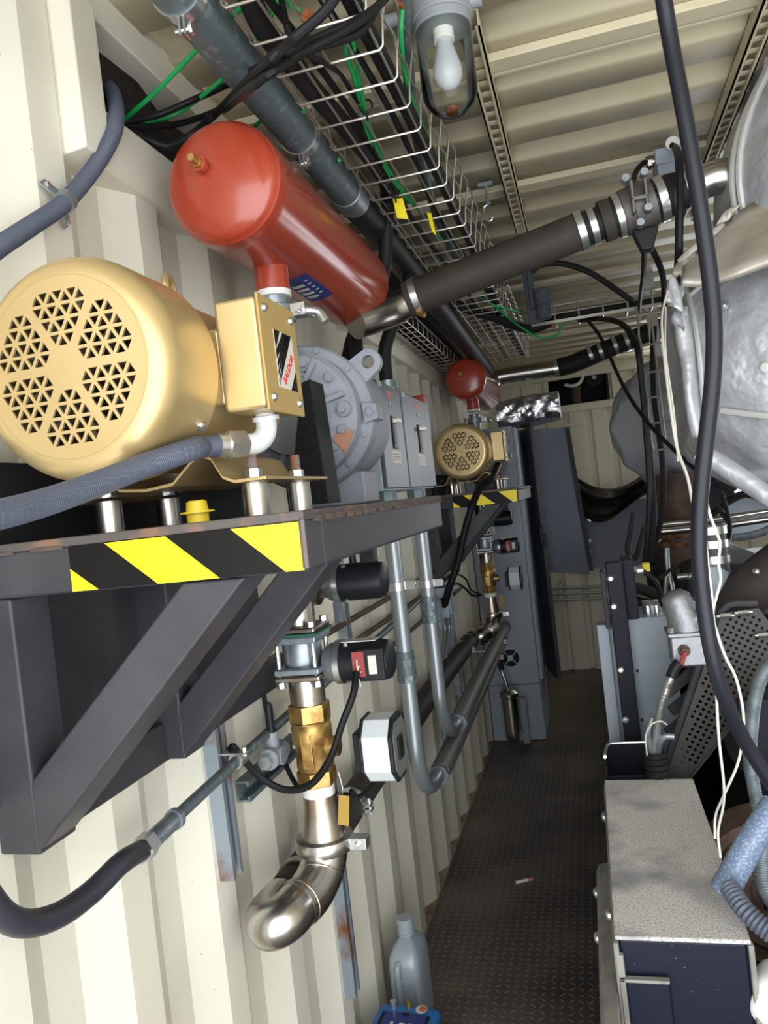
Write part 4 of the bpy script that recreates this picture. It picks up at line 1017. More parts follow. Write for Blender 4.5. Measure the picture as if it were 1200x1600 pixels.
# ================================================================== things on the floor by the wall
t = thing('oil_jug', 'silver-grey plastic oil jug with screw cap standing on the floor by the cream wall', 'jug', (.02, 2.2, 0))
c = V((.028, 2.22, 0))
def rr(hw, hd, z, k=28, e=.42):
    out = []
    for i in range(k):
        a = 2 * PI * i / k; ca, sa = math.cos(a), math.sin(a)
        out.append(c + V((hw * math.copysign(abs(ca) ** e, ca), hd * math.copysign(abs(sa) ** e, sa), z)))
    return out
secs = [(.046, .075, 0), (.050, .080, .008), (.050, .080, .18), (.050, .079, .232), (.047, .074, .258), (.037, .056, .280), (.023, .030, .293), (.019, .019, .300), (.019, .019, .312)]
b = MB(); k = 28
for hw, hd, z in secs: b.v += rr(hw, hd, z)
for i in range(len(secs) - 1):
    for j in range(k): b.f.append((i * k + j, i * k + (j + 1) % k, (i + 1) * k + (j + 1) % k, (i + 1) * k + j))
b.f.append(tuple(range(k))); b.f.append(tuple((len(secs) - 1) * k + j for j in range(k)))
b.build('jug_body', JUG, t, sharp=50)
MB().cyl(c + V((0, 0, .310)), c + V((0, 0, .352)), .0255, n=40).ring(c + V((0, 0, .302)), c + V((0, 0, .310)), .026, .018).build('screw_cap', JUG, t, .002)
MB().box(c + V((-.030, -.084, .06)), c + V((.034, -.078, .20))).build('label_panel', mat('jug_label_panel', (140, 149, 157), .42), t, .003)
MB().tube([c + V((-.012, -.074, .255)), c + V((-.012, -.090, .235)), c + V((-.012, -.088, .15)), c + V((-.012, -.086, .04))], .009, 12, 5).build('grip_rib', JUG, t)
t = thing('battery_tester', 'blue plastic instrument with dark blue label lying on the floor before the oil jug', 'instrument', (.08, 1.98, 0))
R_ = Matrix.Rotation(R(-4), 3, 'Z'); pv = (.08, 1.98, 0)
MB().box((-.005, 1.78, .20), (.170, 2.0, .232), R_, pv).build('case', BLUE, t, .012)
MB().box((.000, 1.79, .0), (.165, 1.99, .20), R_, pv).build('case_base', BLUE, t, .008)
MB().box((.022, 1.80, .232), (.142, 1.965, .2335), R_, pv).build('panel_label', BLUEL, t)
for xx in (.016, .142): MB().box((xx, 1.80, .232), (xx + .008, 1.96, .2345), R_, pv).build('side_stripe', NAVYP, t)
MB().box((.074, 1.955, .2335), (.092, 1.963, .2355), R_, pv).build('slot', BLACKP, t)
for k in range(6): MB().box((.050 + (k % 3) * .025, 1.915 - .02 * (k // 3), .2335), (.058 + (k % 3) * .025 + .006 * (k % 2), 1.925 - .02 * (k // 3), .2342), R_, pv).build('label_mark', PAPER, t)
MB().cyl((.040, 1.985, .232), (.040, 1.985, .250), .009, n=16).build('terminal', ZINC, t)
MB().cyl((.083, 1.988, .232), (.083, 1.988, .252), .006, n=12).build('terminal', BRASS, t)
b = MB().lathe([(0, 0), (.016, 0), (.016, .001), (0, .001)], (.118, 1.984, .232), (0, 0, 1), 24); b.build('round_sticker', PAPER, t)
MB().lathe([(0, 0), (.010, 0), (.010, .0012), (0, .0012)], (.122, 1.984, .2328), (0, 0, 1), 20).build('round_sticker', ORANGE, t)
p = Q(806, 1379, z=.006); q = Q(832, 1373, z=.006)
t = thing('marker_stub', 'small pale stub with a pink end lying on the dark chequer plate floor', 'stub', p)
MB().cyl(V((p.x, p.y, .006)), V((q.x, q.y, .006)).lerp(V((p.x, p.y, .006)), .3), .006, n=14).build('shaft', PORC, t)
MB().cyl(V((q.x, q.y, .006)).lerp(V((p.x, p.y, .006)), .3), V((q.x, q.y, .006)), .0062, n=14).build('pink_end', PINK, t)
# ================================================================== overhead: wire trays, pipes, cables
def wire_tray(name, lab, x0, x1, y0, y1, z, hl, hr, step=.1, zig=False, r=.0026):
    b = MB(); y = y0
    while y <= y1 + 1e-6:
        pts = [(x0 - .002, y, z + hl), (x0, y, z + .006), (x0 + .006, y, z), (x1 - .006, y, z), (x1, y, z + .006)]
        pts += [(x1 + .004, y, z + hr * .45), (x1 + .016, y, z + hr)] if zig else [(x1, y, z + hr)]
        b.tube(pts, r, 6, 0); y += step
    n = 4
    for i in range(n + 1):
        x = x0 + .008 + (x1 - x0 - .016) * i / n; b.tube([(x, y0, z + r * 2), (x, y1, z + r * 2)], r, 6, 0)
    if zig:
        for h, dx in ((.5, .005), (1.0, .016)):
            pts = []; y = y0; k = 0
            while y <= y1: pts.append((x1 + dx + (.006 if k % 2 else 0), y, z + hr * h)); y += step / 2; k += 1
            b.tube(pts, r, 6, 0)
        b.tube([(x0, y0, z + hl), (x0, y1, z + hl)], r * .8, 6, 0)
    else:
        for xx, h in ((x0, hl), (x1, hr)): b.tube([(xx, y0, z + h), (xx, y1, z + h)], r, 6, 0)
    return tag(b.build(name, WIRE), lab, 'cable tray')
wire_tray('wire_tray', 'long wire basket tray under the ceiling carrying black and green cables above the red tanks', .266, .456, .95, 4.55, 2.35, .045, .10, .1, True)
wire_tray('wire_tray', 'second wire tray high along the cream wall near the distant red tank', -.03, .10, 2.95, 4.85, 2.30, .05, .05)

# galvanised conduit with hangers, black pipe going on
t = thing('galvanised_conduit', 'thick dull galvanised conduit under the ceiling left of the wire tray', 'conduit', (.216, 1.4, 2.33))
MB().cyl((.216, .70, 2.37), (.216, 1.80, 2.37), .0375, n=32).build('conduit', GALVD, t)
MB().cyl((.216, 1.80, 2.37), (.216, 1.88, 2.37), .0415, n=32).build('coupling', GALV, t, .003)
for y in (1.02, 1.50):
    b = MB().ring((.216, y - .010, 2.37), (.216, y + .010, 2.37), .0405, .037)
    b.box((.2115, y - .009, 2.305), (.2150, y + .009, 2.335)).box((.2190, y - .009, 2.305), (.2225, y + .009, 2.335)).cyl((.203, y, 2.315), (.230, y, 2.315), .004, n=8).cyl((.226, y, 2.315), (.231, y, 2.315), .009, n=6)
    b.cyl((.216, y, 2.407), (.216, y, ZC), .005, n=8)
    b.build('pipe_hanger', ZINC, t)
t = thing('insulated_pipe', 'black insulated pipe continuing under the ceiling beyond the galvanised conduit', 'pipe', (.21, 3.2, 2.3))
MB().tube([(.216, 1.86, 2.37), (.222, 2.4, 2.365), (.21, 3.4, 2.35), (.20, 4.7, 2.33)], .040, 20, 5).build('insulation', RUBBER, t)
tag(MB().tube([(.05, 2.2, 2.42), (.05, 3.2, 2.42), (.06, 4.8, 2.40)], .055, 16, 5).build('insulated_pipe', RUBBER), 'black insulated pipe tight in the corner above the wall tray', 'pipe')

# cables in the tray
cable('power_cable', 'thick black cable along the tray left side, dropping behind the near red tank', 'cable',
      [Q(370, -60, z=2.375), Q(408, 37, z=2.375), Q(450, 90, z=2.375), Q(488, 140, z=2.375), Q(545, 205, z=2.375), Q(590, 262, z=2.38), Q(606, 300, y=2.02), Q(604, 350, y=2.06), Q(600, 420, y=2.10), Q(580, 480, y=2.16), Q(552, 525, y=2.16), Q(538, 575, y=2.13), V((.0, 1.9, 1.70))], .019, RUBBER, 12)
cable('power_cable', 'thick black glossy cable with printed marks along the right side of the wire tray', 'cable',
      [V((.437, .85, 2.372)), V((.437, 1.16, 2.372)), V((.442, 1.6, 2.372)), V((.440, 2.3, 2.372)), V((.43, 3.2, 2.372)), V((.43, 4.5, 2.372))], .0145, CABLE, 14)
for i, (x, lab) in enumerate(((.335, 'thin black cable in the middle of the wire tray beside green wires'), (.405, 'thin black cable next to the thick glossy cable in the wire tray'))):
    cable('control_cable', lab, 'cable', [V((x - .012, .95, 2.364)), V((x + .008, 1.5, 2.364)), V((x - .01, 2.1, 2.364)), V((x + .01, 3.0, 2.364)), V((x, 4.5, 2.364))], .0065, CABLE)
# stainless tube above the tray
tag(MB().tube([(.50, 1.25, 2.47), (.42, 1.7, 2.44), (.36, 2.3, 2.43), (.35, 3.0, 2.43)], .012, 12, 4).build('steel_conduit', GALVD), 'thin steel conduit seen through the mesh of the long wire tray', 'conduit')
# tie wraps
for i, (u, v) in enumerate(((484, 68), (572, 166), (604, 278), (617, 300))):
    c = Q(u, v, z=2.356)
    tag(MB().torus(c, (0, 1, 0), .012, .0022, 14, 6).box(c + V((-.002, -.002, -.026)), c + V((.002, .002, -.010))).build('cable_tie', BLACKP), ('black cable tie nearest the viewer under the wire tray', 'black cable tie in the middle of the wire tray', 'black cable tie just before the yellow tags', 'black cable tie right at the yellow tags')[i], 'cable tie')
# yellow tags
for (u, v, du), lab in (((622, 330, 8), 'yellow tag hanging under the wire tray, the larger one on the left'), ((670, 352, 6), 'yellow tag hanging under the wire tray, the narrower one on the right')):
    a = Q(u, v - 22, z=2.352); c = MB().prism([a + V((-.014, 0, -.002)), a + V((.010, .004, -.002)), a + V((.018, .006, -.056)), a + V((-.008, .0, -.050))] if du == 8 else [a + V((-.006, .0, -.002)), a + V((.004, .012, -.002)), a + V((.010, .016, -.062)), a + V((.002, .004, -.052))], (0, .0012, 0))
    tag(c.build('yellow_tag', TAGY), lab, 'tag', 'yellow tags on the wire tray')
# green earth wires
def green(lab, pts, r=.0042): return cable('green_wire', lab, 'wire', pts, r, GREEN, 8, 8)
green('straight green wire from the dark slot up to the corner of the wire tray', [Q(193, 188, x=-.06), Q(245, 142, x=.04), Q(310, 75, x=.15), Q(368, 20, x=.255), Q(380, 10, x=.27)])
green('green wire bending from the black bundle up beside the galvanised conduit', [Q(222, 192, x=-.05), Q(275, 178, x=0), Q(322, 145, x=.08), Q(362, 110, x=.15), Q(385, 85, x=.2), Q(398, 60, x=.24)])
green('short green wire crossing from the near red tank to the wire tray', [Q(395, 200, x=.10), Q(412, 186, x=.15), Q(440, 177, x=.2), Q(475, 174, x=.26)])
green('green wire dropping beside the near red tank from the conduit coupling', [Q(580, 320, x=.24), Q(562, 335, x=.2), Q(552, 352, x=.15), Q(545, 370, x=.1)])
green('green wire dropping from the tray edge past the galvanised conduit', [Q(530, 250, x=.262), Q(520, 275, x=.2), Q(512, 302, x=.14)])
green('green wire looping at the near end of the wire tray to a copper lug', [Q(405, 70, z=2.36), Q(425, 20, z=2.38), Q(440, -5, z=2.40), Q(458, 10, z=2.37), Q(478, 24, z=2.36)])
green('pair of green wires running forward under the middle of the wire tray, the left wire', [Q(540, 55, z=2.362), Q(543, 90, z=2.362), Q(556, 130, z=2.362), Q(566, 180, z=2.362), Q(585, 235, z=2.362), Q(620, 290, z=2.362), Q(650, 325, z=2.362)])
green('pair of green wires running forward under the middle of the wire tray, the right wire', [Q(550, 55, z=2.362), Q(556, 95, z=2.362), Q(566, 150, z=2.362), Q(578, 200, z=2.362), Q(600, 255, z=2.362), Q(640, 310, z=2.362), Q(690, 375, z=2.362)])
green('green wire hanging from the light fixture along the right side of the tray', [Q(629, 15, z=2.45), Q(627, 55, z=2.42), Q(632, 110, z=2.40), Q(645, 160, z=2.39), Q(672, 225, z=2.385), Q(702, 290, z=2.38), Q(715, 322, z=2.37)])
green('green wire looping at the end of the cross tray to a red lug', [Q(752, 462, y=3.1), Q(780, 485, y=3.2), Q(815, 512, y=3.4), Q(845, 528, y=3.42), Q(872, 522, y=3.42), Q(876, 508, y=3.42), Q(855, 505, y=3.42)])
green('short green wire behind the transmitter at the tray side', [Q(752, 465, y=3.1), Q(775, 478, y=3.15), Q(812, 488, y=3.2)])
for (u, v, z_, y_), lab, mm in (((482, 27, 2.352, None), 'copper lug bolted to the near end of the wire tray', COPPER), ((624, 3, 2.46, None), 'copper lug at the light fixture', COPPER), ((866, 509, None, 3.41), 'small red lug on the cross tray', REDP)):
    c = Q(u, v, z=z_) if y_ is None else Q(u, v, y=y_)
    tag(MB().cyl(c + V((0, -.006, 0)), c + V((0, .010, 0)), .010, n=16).cyl(c + V((0, -.012, 0)), c + V((0, -.006, 0)), .006, n=6).build('earth_lug', mm), lab, 'lug')

# cables from the dark slot up over the tray
def bundle(lab, pts, r): cable('black_cable', lab, 'cable', pts, r, CABLE, 10, 8, group='black cables from the dark slot')
bundle('upper black cable leaving the dark slot toward the wire tray', [Q(190, 192, x=-.07), Q(245, 180, x=-.02), Q(300, 157, x=.05), Q(360, 130, x=.12), Q(430, 90, y=1.03), Q(490, 62, y=1.06), Q(560, 30, y=1.1), Q(600, 0, y=1.15), Q(625, -40, y=1.2)], .0062)
bundle('black cable with printed marks sagging out of the dark slot', [Q(192, 195, x=-.07), Q(235, 198, x=-.04), Q(285, 192, x=.0), Q(340, 172, x=.07), Q(400, 130, y=1.02), Q(470, 85, y=1.04), Q(545, 45, y=1.08), Q(590, 10, y=1.12), Q(620, -40, y=1.2)], .0062)
bundle('lowest black cable dipping just above the near red tank', [Q(205, 205, x=-.06), Q(235, 220, x=-.03), Q(265, 228, x=.0), Q(300, 210, x=.05), Q(345, 170, x=.11), Q(410, 105, y=1.0), Q(460, 60, y=1.0), Q(510, 15, y=1.0), Q(545, -40, y=1.0)], .0075)
bundle('black cable twisted with the lowest one above the near red tank', [Q(350, 172, x=.11), Q(390, 140, y=1.03), Q(440, 100, y=1.02), Q(490, 75, y=1.05), Q(555, 55, y=1.1), Q(585, 20, y=1.13), Q(610, -30, y=1.2)], .0062)
bundle('thin grey-black cable crossing the near end of the wire tray', [Q(448, 40, y=1.12), Q(456, 60, y=1.12), Q(470, 80, y=1.1), Q(500, 95, y=1.2), Q(530, 115, z=2.36), Q(560, 160, z=2.36)], .0045)
cable('black_cable', 'black cable draped along the near end of the wire tray past the copper lug', 'cable', [Q(436, -20, z=2.38), Q(446, 30, z=2.36), Q(452, 55, z=2.358), Q(468, 75, z=2.356)], .005, CABLE)

# ------------------------------------------------------------------ light fixture
t = thing('ceiling_light', 'grey industrial ceiling light with frosted bulb in a clear glass jar', 'lamp', (.545, 1.42, ZC))
a = Q(688, 10, y=1.42); g = Q(706, 165, y=1.42)
lx, ly = a.x, 1.42; zt = Q(690, 38, y=1.42).z; zb = Q(706, 184, y=1.42).z; rg = .051
MB().cyl((lx, ly, zt + .005), (lx, ly, ZC), .056, n=36).cyl((lx, ly, zt - .012), (lx, ly, zt + .02), .052, n=36).cyl((lx - .11, ly, zt + .03), (lx - .04, ly, zt + .03), .013, n=16).cyl((lx + .04, ly, zt + .03), (lx + .075, ly, zt + .03), .016, n=16).build('fixture_body', FIXT, t, .003)
b = MB(); H = zt - zb
b.lathe([(rg * .98, 0), (rg, .02), (rg, H - rg * 1.05)] + [(rg * math.cos(R(q)), H - rg * 1.05 + rg * 1.05 * math.sin(R(q))) for q in range(10, 90, 10)] + [(0, H)] + [(0, H - .0025)] + [((rg - .0025) * math.cos(R(q)), H - rg * 1.05 + (rg * 1.05 - .0025) * math.sin(R(q))) for q in range(80, 0, -10)] + [(rg - .0025, .02), (rg * .98 - .0025, 0), (rg * .98, 0)], (lx, ly, zt), (0, 0, -1), 40).build('glass_jar', GLASS, t)
MB().cyl((lx, ly, zt), (lx, ly, zt - .032), .019, n=24).build('socket', PORC, t)
MB().lathe([(.014, 0), (.016, .012), (.022, .034), (.0265, .052), (.0265, .066), (.020, .080), (.010, .087), (0, .089)], (lx, ly, zt - .030), (0, 0, -1), 32).build('bulb', BULB, t)
MB().cyl((lx, ly, zb + .006), (lx, ly, zb + .016), .012, n=10).build('jar_tip', COPPER, t)

# roof struts and hook
def roof_strut(x, y0, y1, lab):
    b = MB().box((x - .0205, y0, ZC - .041), (x - .0165, y1, ZC - .0005)).box((x + .0165, y0, ZC - .041), (x + .0205, y1, ZC - .0005)).box((x - .0205, y0, ZC - .041), (x - .011, y1, ZC - .037)).box((x + .011, y0, ZC - .041), (x + .0205, y1, ZC - .037)).box((x - .0205, y0, ZC - .004), (x + .0205, y1, ZC - .0005))
    y = y0 + .03
    while y < y1 - .03: b.box((x - .0165, y, ZC - .030), (x + .0165, y + .014, ZC - .026)); y += .05
    tag(b.build('roof_strut', CREAMC, flat=True), lab, 'strut channel')
roof_strut(.575, 1.55, 2.85, 'cream strut channel on the ceiling beyond the light fixture')
roof_strut(1.165, 1.5, 3.1, 'cream strut channel on the ceiling beside the silver insulated duct')
t = thing('ceiling_hook', 'small steel S hook hanging from a ceiling clamp near the cross pipe', 'hook', (.48, 2.38, 2.4))
p = Q(759, 292, y=2.38)
MB().box(p + V((-.022, -.01, .0)), p + V((.022, .01, .012))).cyl(p, p + V((0, 0, -.055)), .004, n=8).cyl(p + V((0, 0, -.048)), p + V((0, 0, -.056)), .010, n=6).build('hanger_bolt', GALV, t)
q = p + V((0, 0, -.06)); MB().tube([q + V((.0, 0, .006)), q + V((-.012, 0, 0)), q + V((-.014, 0, -.02)), q + V((-.008, 0, -.04)), q + V((.004, 0, -.044)), q + V((.010, 0, -.034))], .0028, 8, 6).build('hook', ZINC, t)

# ------------------------------------------------------------------ cross pipe from the near tank to the silver jacket
HY = 2.06
t = thing('crossover_hose', 'fat dark hose with steel clamps crossing from near red tank to silver jacket', 'hose', (.7, HY, 2.1))
E_ = lambda u, v, y=HY: Q(u, v, y=y)
MB().tube([Q(555, 505, y=1.93), E_(580, 497, 1.97), E_(608, 487, 2.03), E_(640, 470), E_(665, 459)], .042, 28, 7).build('outlet_elbow', STAIN, t)
A_, B_ = E_(648, 464), E_(912, 359); ax = (B_ - A_).normalized(); L_ = (B_ - A_).length
def at(u): f = (u - 648) / (912 - 648); return A_ + ax * (L_ * f)
MB().lathe([(0, 0), (.0475, 0), (.0475, L_), (0, L_)], A_, ax, 40).build('hose', RUBBERB, t)
def band(u0, u1, r, m=ZINC, nm='hose_clamp'):
    MB().ring(at(u0), at(u1), r, r - .003, 40).build(nm, m, t)
band(645, 655, .0515); band(636, 645, .0505, RUBBERB, 'hose_cuff')
MB().cyl(at(652) + V((0, -.02, -.048)), at(652) + V((.02, -.03, -.062)), .007, n=8).build('clamp_screw', BRASS, t)
band(903, 913, .0515); band(921, 930, .047); MB().lathe([(0, 0), (.045, 0), (.043, .03), (.040, .055), (.0465, .075), (0, .075)], at(912), ax, 36).build('rubber_reducer', RUBBER, t)
band(938, 953, .052, RUBBERB, 'hose_cuff'); MB().lathe([(0, 0), (.043, 0), (.05, .03), (.052, .05), (0, .05)], at(938), ax, 36).build('rubber_reducer', RUBBER, t)
band(958, 967, .0555)
MB().lathe([(0, 0), (.056, 0), (.058, .006), (.058, .024), (.062, .026), (.062, .058), (.058, .06), (.058, .078), (.05, .08), (0, .08)], at(968), ax, 36).build('butterfly_valve', mat('valve_brown_grey', (98, 94, 90), .5, .4), t)
c = at(990)
b = MB()
b.box(c + V((-.02, -.085, -.035)), c + V((-.012, -.055, .045))).box(c + V((.012, -.085, -.035)), c + V((.020, -.055, .045)))
b.box(c + V((-.02, -.085, -.006)), c + V((.02, -.075, .004)))
b.build('valve_yoke', mat('yoke_grey', (110, 108, 104), .5, .4), t, .003)
for dx, dz in ((-.028, .05), (.016, .055), (.016, -.03), (-.005, -.062)): MB().cyl(c + V((dx, -.09, dz)), c + V((dx, -.06, dz)), .009, n=12).build('yoke_bolt', GALV, t)
band(1004, 1012, .0575); band(1017, 1028, .0565)
MB().lathe([(0, 0), (.052, 0), (.052, .02), (.044, .06), (.044, .085), (0, .085)], at(1026), ax, 36).build('rubber_reducer', RUBBER, t)
band(1055, 1064, .0475)
e0 = at(1058)
MB().tube([e0, at(1078), at(1098), at(1116) + V((.005, .0, -.014)), at(1128) + V((.005, .01, -.05)), at(1130) + V((.004, .02, -.11))], .0415, 30, 8).build('inlet_elbow', STAIN, t)
# valve actuator plug under the valve with leads
cc = c + V((.01, -.02, -.062))
MB().prism([cc + V((-.032, -.02, 0)), cc + V((.032, -.02, 0)), cc + V((.012, -.02, -.055)), cc + V((-.014, -.02, -.055))], (0, .04, 0)).build('sensor_plug', BLACKP, t, .004)
cable('sensor_lead', 'black sensor lead hanging straight down from the valve on the cross hose', 'cable', [cc + V((-.004, 0, -.05)), Q(1007, 385, y=2.2), Q(1005, 430, y=2.5), Q(1000, 470, y=2.9), Q(999, 500, y=3.2)], .0075, CABLE)
cable('sensor_lead', 'black sensor lead bowing right from the valve on the cross hose', 'cable', [cc + V((.004, 0, -.05)), Q(1020, 392, y=2.15), Q(1034, 425, y=2.3), Q(1038, 460, y=2.5), Q(1036, 520, y=2.7)], .0085, CABLE)
# junction box on the ceiling above the elbow
t = thing('junction_box', 'small grey junction box under the ceiling above the cross hose', 'electrical box', (1.04, 2.4, 2.42))
p0, p1 = Q(1029, 276, y=2.36), Q(1078, 222, y=2.36)
MB().box((p0.x, 2.36, p0.z), (p1.x, 2.45, p1.z - .035)).build('box_body', ENCLD, t, .004); MB().box((p0.x - .004, 2.355, p1.z - .045), (p1.x + .004, 2.455, p1.z)).build('lid', ENCLD, t, .004)
zc_ = Q(1020, 253, y=2.39).z
MB().cyl((p0.x, 2.39, zc_), (p0.x - .028, 2.39, zc_), .017, n=20).cyl((p0.x - .012, 2.39, zc_), (p0.x - .022, 2.39, zc_), .020, n=8).build('cable_gland', STAIN, t)
MB().cyl((Q(1050, 228, y=2.355).x, 2.355, Q(1050, 228, y=2.355).z), (Q(1050, 228, y=2.355).x, 2.335, Q(1050, 228, y=2.355).z), .019, n=20).build('cable_gland', PORC, t)
cable('sensor_lead', 'short black lead from the grey junction box into the cross hose valve', 'cable', [V((p0.x - .02, 2.39, zc_)), Q(1005, 255, y=2.36), Q(993, 270, y=2.28), Q(989, 292, y=2.18), Q(990, 312, y=2.10)], .0075, CABLE)
cable('power_lead', 'black cable dropping in front of the grey junction box past the cross hose', 'cable', [Q(1050, 228, y=2.34), Q(1056, 232, y=2.30), Q(1061, 250, y=2.0), Q(1062, 300, y=1.96), Q(1061, 360, y=1.96), Q(1060, 410, y=2.0), Q(1054, 450, y=2.15), Q(1050, 480, y=2.3)], .0098, CABLE)

# ------------------------------------------------------------------ cross tray, vertical tray, transmitter
b = MB()
for y in (3.42, 3.56):
    for z in (2.302, 2.335, 2.37): b.tube([(.545, y, z), (1.30, y, z)], .0045, 6, 0)
for x in [.548 + .1 * k for k in range(8)]:
    b.tube([(x, 3.42, 2.37), (x, 3.42, 2.302), (x, 3.56, 2.302), (x, 3.56, 2.37)], .0045, 6, 0)
b.box((.548, 3.415, 2.294), (1.30, 3.425, 2.306))
tag(b.build('wire_tray', WIRE), 'wire basket tray crossing the aisle just below the ceiling, beyond the cross hose', 'cable tray')
b = MB(); yv = 2.80
k = 0; prev = None; left_pts = []
for v in (492, 541, 583, 622, 662, 704):
    a = Q(997 + (v - 492) * .118, v, y=yv); left_pts += [a + V((-.006, 0, .03)), a]
    b.tube([a, V((1.06, yv, a.z + .004))], .004, 6, 0)
b.tube(left_pts, .004, 6, 0)
for x in (.975, 1.02): b.tube([(x, yv, 2.13), (x + .003, yv, 1.70)], .004, 6, 0)
tag(b.build('wire_tray', WIRE), 'upright wire mesh tray hanging beside the silver jackets', 'cable tray')
t = thing('pressure_transmitter', 'small dark grey cylindrical transmitter on a bracket under the ceiling, before the cross tray', 'sensor', (.6, 3.3, 2.3))
p = Q(848, 476, y=3.3); q = Q(829, 420, y=3.3); r_ = Q(829, 505, y=3.3)
MB().cyl(p + V((0, 0, -.005)), p + V((0, 0, .06)), .036, n=24).cyl(p + V((0, 0, -.06)), p + V((0, 0, -.005)), .030, n=24).cyl(p + V((-.01, 0, .03)), p + V((-.012, -.045, .03)), .012, n=14).build('sensor_body', SENSOR, t, .002)
MB().box((r_.x - .012, 3.29, r_.z), (r_.x - .008, 3.33, q.z)).box((r_.x + .010, 3.29, r_.z + .06), (r_.x + .022, 3.33, q.z)).box((r_.x - .012, 3.29, q.z), (r_.x + .03, 3.33, q.z + .006)).box((r_.x - .012, 3.32, r_.z), (r_.x + .03, 3.33, q.z)).build('bracket', SENSOR, t)
cable('ceiling_cable', 'black cable arching from the transmitter bracket across to the cross tray', 'cable', [Q(832, 425, y=3.3), Q(845, 414, y=3.3), Q(880, 412, y=3.3), Q(920, 425, y=3.3), Q(955, 447, y=3.35), Q(985, 468, y=3.42), Q(1005, 480, y=3.48)], .0125, RUBBER)
cable('ceiling_cable', 'fat black cable sagging from the long wire tray to the cross tray', 'cable', [Q(690, 468, y=3.2), Q(730, 482, y=3.25), Q(775, 497, y=3.35), Q(830, 514, y=3.49), V((.70, 3.49, 2.332)), V((.95, 3.49, 2.332)), V((1.2, 3.49, 2.335))], .020, RUBBER, 12)
cable('ceiling_cable', 'black cable bowing from the cross tray down the left edge of the upright tray', 'cable', [Q(905, 500, y=3.48), Q(935, 498, y=3.4), Q(965, 503, y=3.1), Q(985, 520, y=2.9), Q(996, 545, y=2.76), Q(1003, 600, y=2.76), Q(1010, 680, y=2.76), Q(1015, 760, y=2.76), Q(1013, 830, y=2.78), Q(1008, 880, y=2.8)], .011, CABLE)
cable('ceiling_cable', 'second black cable hanging close beside the upright tray', 'cable', [Q(1000, 560, y=2.77), Q(1007, 640, y=2.77), Q(1016, 720, y=2.77), Q(1021, 790, y=2.77), Q(1018, 850, y=2.78), Q(1010, 885, y=2.8)], .010, CABLE)
cable('ceiling_cable', 'black cable inside the upright tray tied to its wires', 'cable', [Q(1022, 510, y=2.82), Q(1020, 560, y=2.82), Q(1022, 620, y=2.82), Q(1030, 680, y=2.82), Q(1036, 730, y=2.82), Q(1036, 790, y=2.82), Q(1026, 840, y=2.85), Q(1012, 880, y=2.85)], .010, CABLE)
cable('ceiling_cable', 'thin black cable slanting from the cross tray down to the silver jacket', 'cable', [Q(918, 500, y=3.4), Q(940, 530, y=3.2), Q(975, 605, y=2.9), Q(1008, 655, y=2.74), Q(1050, 700, y=2.6), Q(1095, 740, y=2.5), Q(1150, 775, y=2.5)], .007, CABLE)
# dangling foreground cable and white wires
cable('hanging_cable', 'heavy blue-black cable hanging in the foreground past the silver jacket', 'cable',
      [V((Q(1012, -180, y=.97).x, .97, ZC)), Q(1020, -120, y=.98), Q(1034, -20, y=.99), Q(1047, 60, y=1.0), Q(1066, 160, y=1.0), Q(1083, 255, y=1.0), Q(1098, 350, y=1.0), Q(1110, 440, y=1.0), Q(1116, 520, y=1.0), Q(1113, 600, y=1.0), Q(1103, 690, y=1.0), Q(1094, 780, y=1.0), Q(1092, 860, y=1.01), Q(1099, 940, y=1.02), Q(1112, 1020, y=1.03), Q(1132, 1090, y=1.05), Q(1162, 1155, y=1.08), Q(1200, 1215, y=1.1), Q(1250, 1280, y=1.12)], .0098, mat('blue_black_cable', (24, 26, 34), .32, spec=.3), 14)
cable('white_wire', 'thin pale wire hanging from the jacket flap and bending down behind the heavy cable', 'wire', [Q(1044, 455, y=1.75), Q(1037, 478, y=1.7), Q(1034, 505, y=1.6), Q(1038, 560, y=1.5), Q(1048, 640, y=1.4), Q(1058, 700, y=1.35), Q(1074, 745, y=1.3), Q(1083, 790, y=1.25), Q(1092, 830, y=1.2)], .0024, WHITEW)
cable('white_wire', 'second thin pale wire close beside the first at the jacket flap', 'wire', [Q(1040, 480, y=1.72), Q(1040, 550, y=1.52), Q(1052, 640, y=1.42), Q(1060, 720, y=1.36)], .002, WHITEW)
cable('white_wire', 'white wire running down right of the heavy cable to the dusty box', 'wire', [Q(1102, 768, y=1.3), Q(1108, 800, y=1.3), Q(1122, 838, y=1.3), Q(1125, 850, y=1.3), Q(1123, 880, y=1.3), Q(1126, 905, y=1.3), Q(1120, 930, y=1.3), Q(1114, 955, y=1.3), Q(1117, 978, y=1.3), Q(1133, 1025, y=1.3), Q(1150, 1060, y=1.32), Q(1161, 1110, y=1.35), Q(1161, 1150, y=1.38), Q(1152, 1195, y=1.4), Q(1130, 1245, y=1.45), Q(1118, 1275, y=1.5), Q(1117, 1310, y=1.5)], .0023, WHITEW)
cable('white_wire', 'white wire hanging straight under the heavy cable toward the dusty box', 'wire', [Q(1101, 830, y=1.28), Q(1106, 880, y=1.28), Q(1112, 930, y=1.29), Q(1116, 985, y=1.3), Q(1118, 1010, y=1.3), Q(1119, 1070, y=1.35), Q(1123, 1150, y=1.38), Q(1131, 1225, y=1.42), Q(1130, 1260, y=1.46), Q(1122, 1300, y=1.5), Q(1126, 1340, y=1.5)], .0023, WHITEW)
